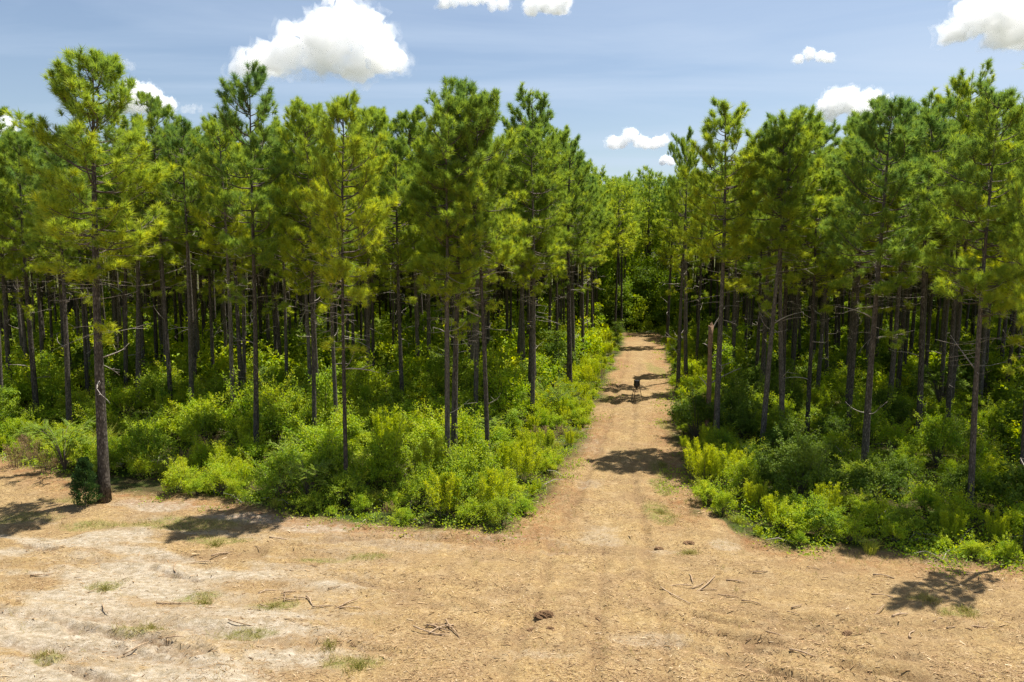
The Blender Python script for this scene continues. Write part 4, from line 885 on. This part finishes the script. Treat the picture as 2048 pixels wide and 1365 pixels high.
link('motor_box', lathe([(.001, hB - .2), (.055, hB - .2), (.06, hB - .19), (.06, hB - .1), (.045, hB - .085), (.045, hB - .042), (.001, hB - .042)]).mesh('motor_box', [M['tin']], True), fd_)
for a in (R(200), R(235), R(-25)):
    c, s = math.cos(a), math.sin(a); mb = MB(); mb.tube([(.185 * c, .185 * s, hB + .2), (.195 * c, .195 * s, hB), (.44 * c, .44 * s, .0)], (.021, .021, .021), 8)
    link('leg', mb.mesh('feeder_leg', [M['steel']], True), fd_)
for s in (-1, 1):
    mb = MB(); mb.box((s * (rb + .018), 0, hB + .19), (.018, .03, .02)); link('bracket', mb.mesh('bracket', [M['steel']]), fd_)
tag(fd_, 'black drum game feeder on three thin legs standing on the track', 'game feeder')

# ------------------------------------------------------------------ brush pile and clouds
bx_, by_ = pix_ground(268, 930); rs = np.random.RandomState(77); mb = MB()
for k in range(60):
    a = rs.rand() * 3.14; L = rs.uniform(.4, 1.2); c = rs.normal(size=3) * (.55, .35, 0) + (0, 0, .05 + .3 * rs.rand()); d = np.array([math.cos(a), math.sin(a), rs.normal() * .25]); mb.tube(np.stack([c - d * L / 2, c + (0, 0, .04), c + d * L / 2]), (.012, .009, .004), 4)
bp = link('brush_pile', mb.mesh('brush_pile', [M['dead']], True)); bp.location = (bx_, by_, h1(bx_, by_)); tag(bp, 'pile of grey dead branches at the thicket edge right of the thickest pine', 'brush pile')

def cloud_mat():
    m, t = new_mat('cloud_vapour'); p = N(t, 'ShaderNodeVolumePrincipled'); p.inputs['Color'].default_value = (1, 1, 1, 1); p.inputs['Density'].default_value = .016; p.inputs['Anisotropy'].default_value = .1
    tc = N(t, 'ShaderNodeTexCoord'); nz = N(t, 'ShaderNodeTexNoise'); nz.inputs['Scale'].default_value = 5; nz.inputs['Detail'].default_value = 5; nz.inputs['Roughness'].default_value = .6; t.links.new(tc.outputs['Object'], nz.inputs[0])
    r_ = N(t, 'ShaderNodeMapRange'); r_.name = 'thick'; r_.inputs[1].default_value = .28; r_.inputs[2].default_value = .60; t.links.new(nz.outputs[0], r_.inputs[0]); t.links.new(r_.outputs[0], p.inputs['Density'])
    o = N(t, 'ShaderNodeOutputMaterial'); t.links.new(p.outputs[0], o.inputs['Volume']); return m
M['cloud'] = cloud_mat()
from mathutils import noise as mnoise
def cloud(px0, px1, py0, py1, blobs, label, seed, faint=False, dens=None):
    """metaballs fused to one closed body, roughened by noise; base about 700 m up"""
    el = math.tan(PITCH * -1 + math.atan((682.5 - py1) / FPX)); Y0 = 700 / el; sc = Y0 / FPX; W = (px1 - px0) * sc; Hh = (py1 - py0) * sc * 1.04
    X0 = ((px0 + px1) / 2 - 1024) * sc; rs = np.random.RandomState(seed)
    mball = bpy.data.metaballs.new('cloud_tmp'); mball.resolution = .05; mball.render_resolution = .05; mball.threshold = .35
    for u, v, r in blobs:
        for k in range(1):
            e = mball.elements.new(); e.co = (u * W / Hh, rs.normal() * .12 * W / Hh * .4, v); e.radius = r * 1.25
    o = bpy.data.objects.new('cloud_tmp', mball); COL.objects.link(o); dg = bpy.context.evaluated_depsgraph_get(); dg.update(); me = bpy.data.meshes.new_from_object(o.evaluated_get(dg)); bpy.data.objects.remove(o); bpy.data.metaballs.remove(mball)
    n = len(me.vertices); co = np.zeros(n * 3, np.float32); me.vertices.foreach_get('co', co); co = co.reshape(-1, 3); no = np.zeros(n * 3, np.float32); me.vertices.foreach_get('normal', no); no = no.reshape(-1, 3)
    dsp = np.array([.17 * mnoise.fractal(Vector(c) * 3.2 + Vector((seed, 0, 0)), .62, 2.1, 6) + .13 * abs(mnoise.fractal(Vector(c) * 6.5 + Vector((seed, 3, 0)), .7, 2.0, 5)) for c in co])
    dsp *= np.clip((co[:, 2] + .25) / .5, .35, 1); co = co + no * dsp[:, None]
    lo, hi = co.min(0), co.max(0)
    co[:, 2] = np.where(co[:, 2] < .12, .12 + (co[:, 2] - .12) * .6, co[:, 2]); lo, hi = co.min(0), co.max(0)
    co = (co - [(lo[0] + hi[0]) / 2, 0, lo[2]]) * [W / (hi[0] - lo[0]), Hh, Hh / (hi[2] - lo[2])]
    me.vertices.foreach_set('co', co.astype(np.float32).ravel()); me.polygons.foreach_set('use_smooth', np.ones(len(me.polygons), bool)); me.update()
    me.name = 'cloud'; me.materials.clear(); mt = M['cloud'].copy() if (faint or dens) else M['cloud']; me.materials.append(mt)
    dn = .012 * (700 / max(120, W)) ** .75
    mt = M['cloud'].copy(); me.materials[0] = mt; mt.node_tree.nodes['thick'].inputs[4].default_value = 1.8 * dn * (.12 if faint else 1); [n_ for n_ in mt.node_tree.nodes if n_.type == 'TEX_NOISE'][0].inputs['Scale'].default_value = 9.0 / W
    c = link('cloud', me); c.location = (X0, Y0, 700); tag(c, label, 'cloud')
    if not faint:
        m2 = me.copy(); v2 = co.copy(); v2 = (v2 - [0, 0, Hh * .42]) * [1.10, 1.15, 1.16] + [0, 0, Hh * .42]; m2.vertices.foreach_set('co', v2.astype(np.float32).ravel()); m2.update(); mw = mt.copy(); m2.materials[0] = mw
        mw.node_tree.nodes['thick'].inputs[1].default_value = .47; mw.node_tree.nodes['thick'].inputs[2].default_value = .68; mw.node_tree.nodes['thick'].inputs[4].default_value = dn * .55; [n_ for n_ in mw.node_tree.nodes if n_.type == 'TEX_NOISE'][0].inputs['Scale'].default_value = 14.0 / W; link('wisp', m2, c)
def row(seed, n=7, top=.55):
    rs = np.random.RandomState(seed); return [(u, .22 + top * rs.rand() * (1 - (2 * u) ** 2), .30 + .12 * rs.rand()) for u in np.linspace(-.4, .4, n)]
cloud(462, 832, -6, 156, [(-.45, .2, .15), (-.36, .27, .2), (-.26, .3, .26), (-.16, .36, .28), (-.06, .45, .30), (.04, .55, .30), (.11, .82, .2), (.08, 1.0, .13), (.15, .95, .12), (.2, .66, .26), (.29, .45, .26), (.36, .26, .22), (.44, .2, .15), (.02, .3, .3), (.2, .28, .3), (-.2, .22, .25), (-.1, .55, .16), (.25, .75, .13), (.08, .45, .34), (.12, .62, .3)], 'largest white cumulus cloud, billowing top, upper left of centre', 1)
cloud(1838, 2110, -25, 95, [(-.4, .3, .26), (-.28, .45, .34), (-.1, .55, .42), (.1, .6, .45), (.3, .5, .42), (.0, .3, .4), (.2, .3, .4), (.42, .35, .3)], 'large white cloud in the upper right corner', 2)
cloud(1208, 1335, 254, 297, row(3), 'small flat based cloud low above the track gap', 3)
cloud(1615, 1760, 174, 245, row(4, 7, .6), 'white cloud half hidden behind the right pines', 4)
cloud(250, 372, 160, 232, [(-.4, .5, .4), (-.2, .6, .42), (0, .5, .4), (.2, .38, .32), (.38, .25, .24)], 'white cloud right of the thickest pine crown', 5)
cloud(-60, 58, 222, 270, row(6), 'white cloud at the left picture edge', 6)
cloud(1568, 1648, 92, 122, [(-.35, .3, .3), (-.15, .6, .34), (.1, .45, .38), (.3, .4, .34)], 'smallest puffy cloud, alone in the right sky', 7)
cloud(878, 1020, -22, 13, row(8), 'cloud strip at the top edge, left of its neighbour', 8)
cloud(1042, 1140, -22, 27, row(9), 'small cloud at the top edge, right of the cloud strip', 9)
cloud(585, 665, 138, 163, row(10, 5, .3), 'faint wisp just under the largest cumulus', 10, True)
cloud(222, 300, 112, 140, row(11, 6, .3), 'faint thin wisp right of the tallest left treetop', 11, True)
cloud(378, 424, 203, 225, row(12, 5, .3), 'tiny faint wisp left of the gappy pine crown', 12, True)
cloud(1310, 1345, 308, 330, row(13, 5, .4), 'tiny low cloud beside the right pines at the track gap', 13)
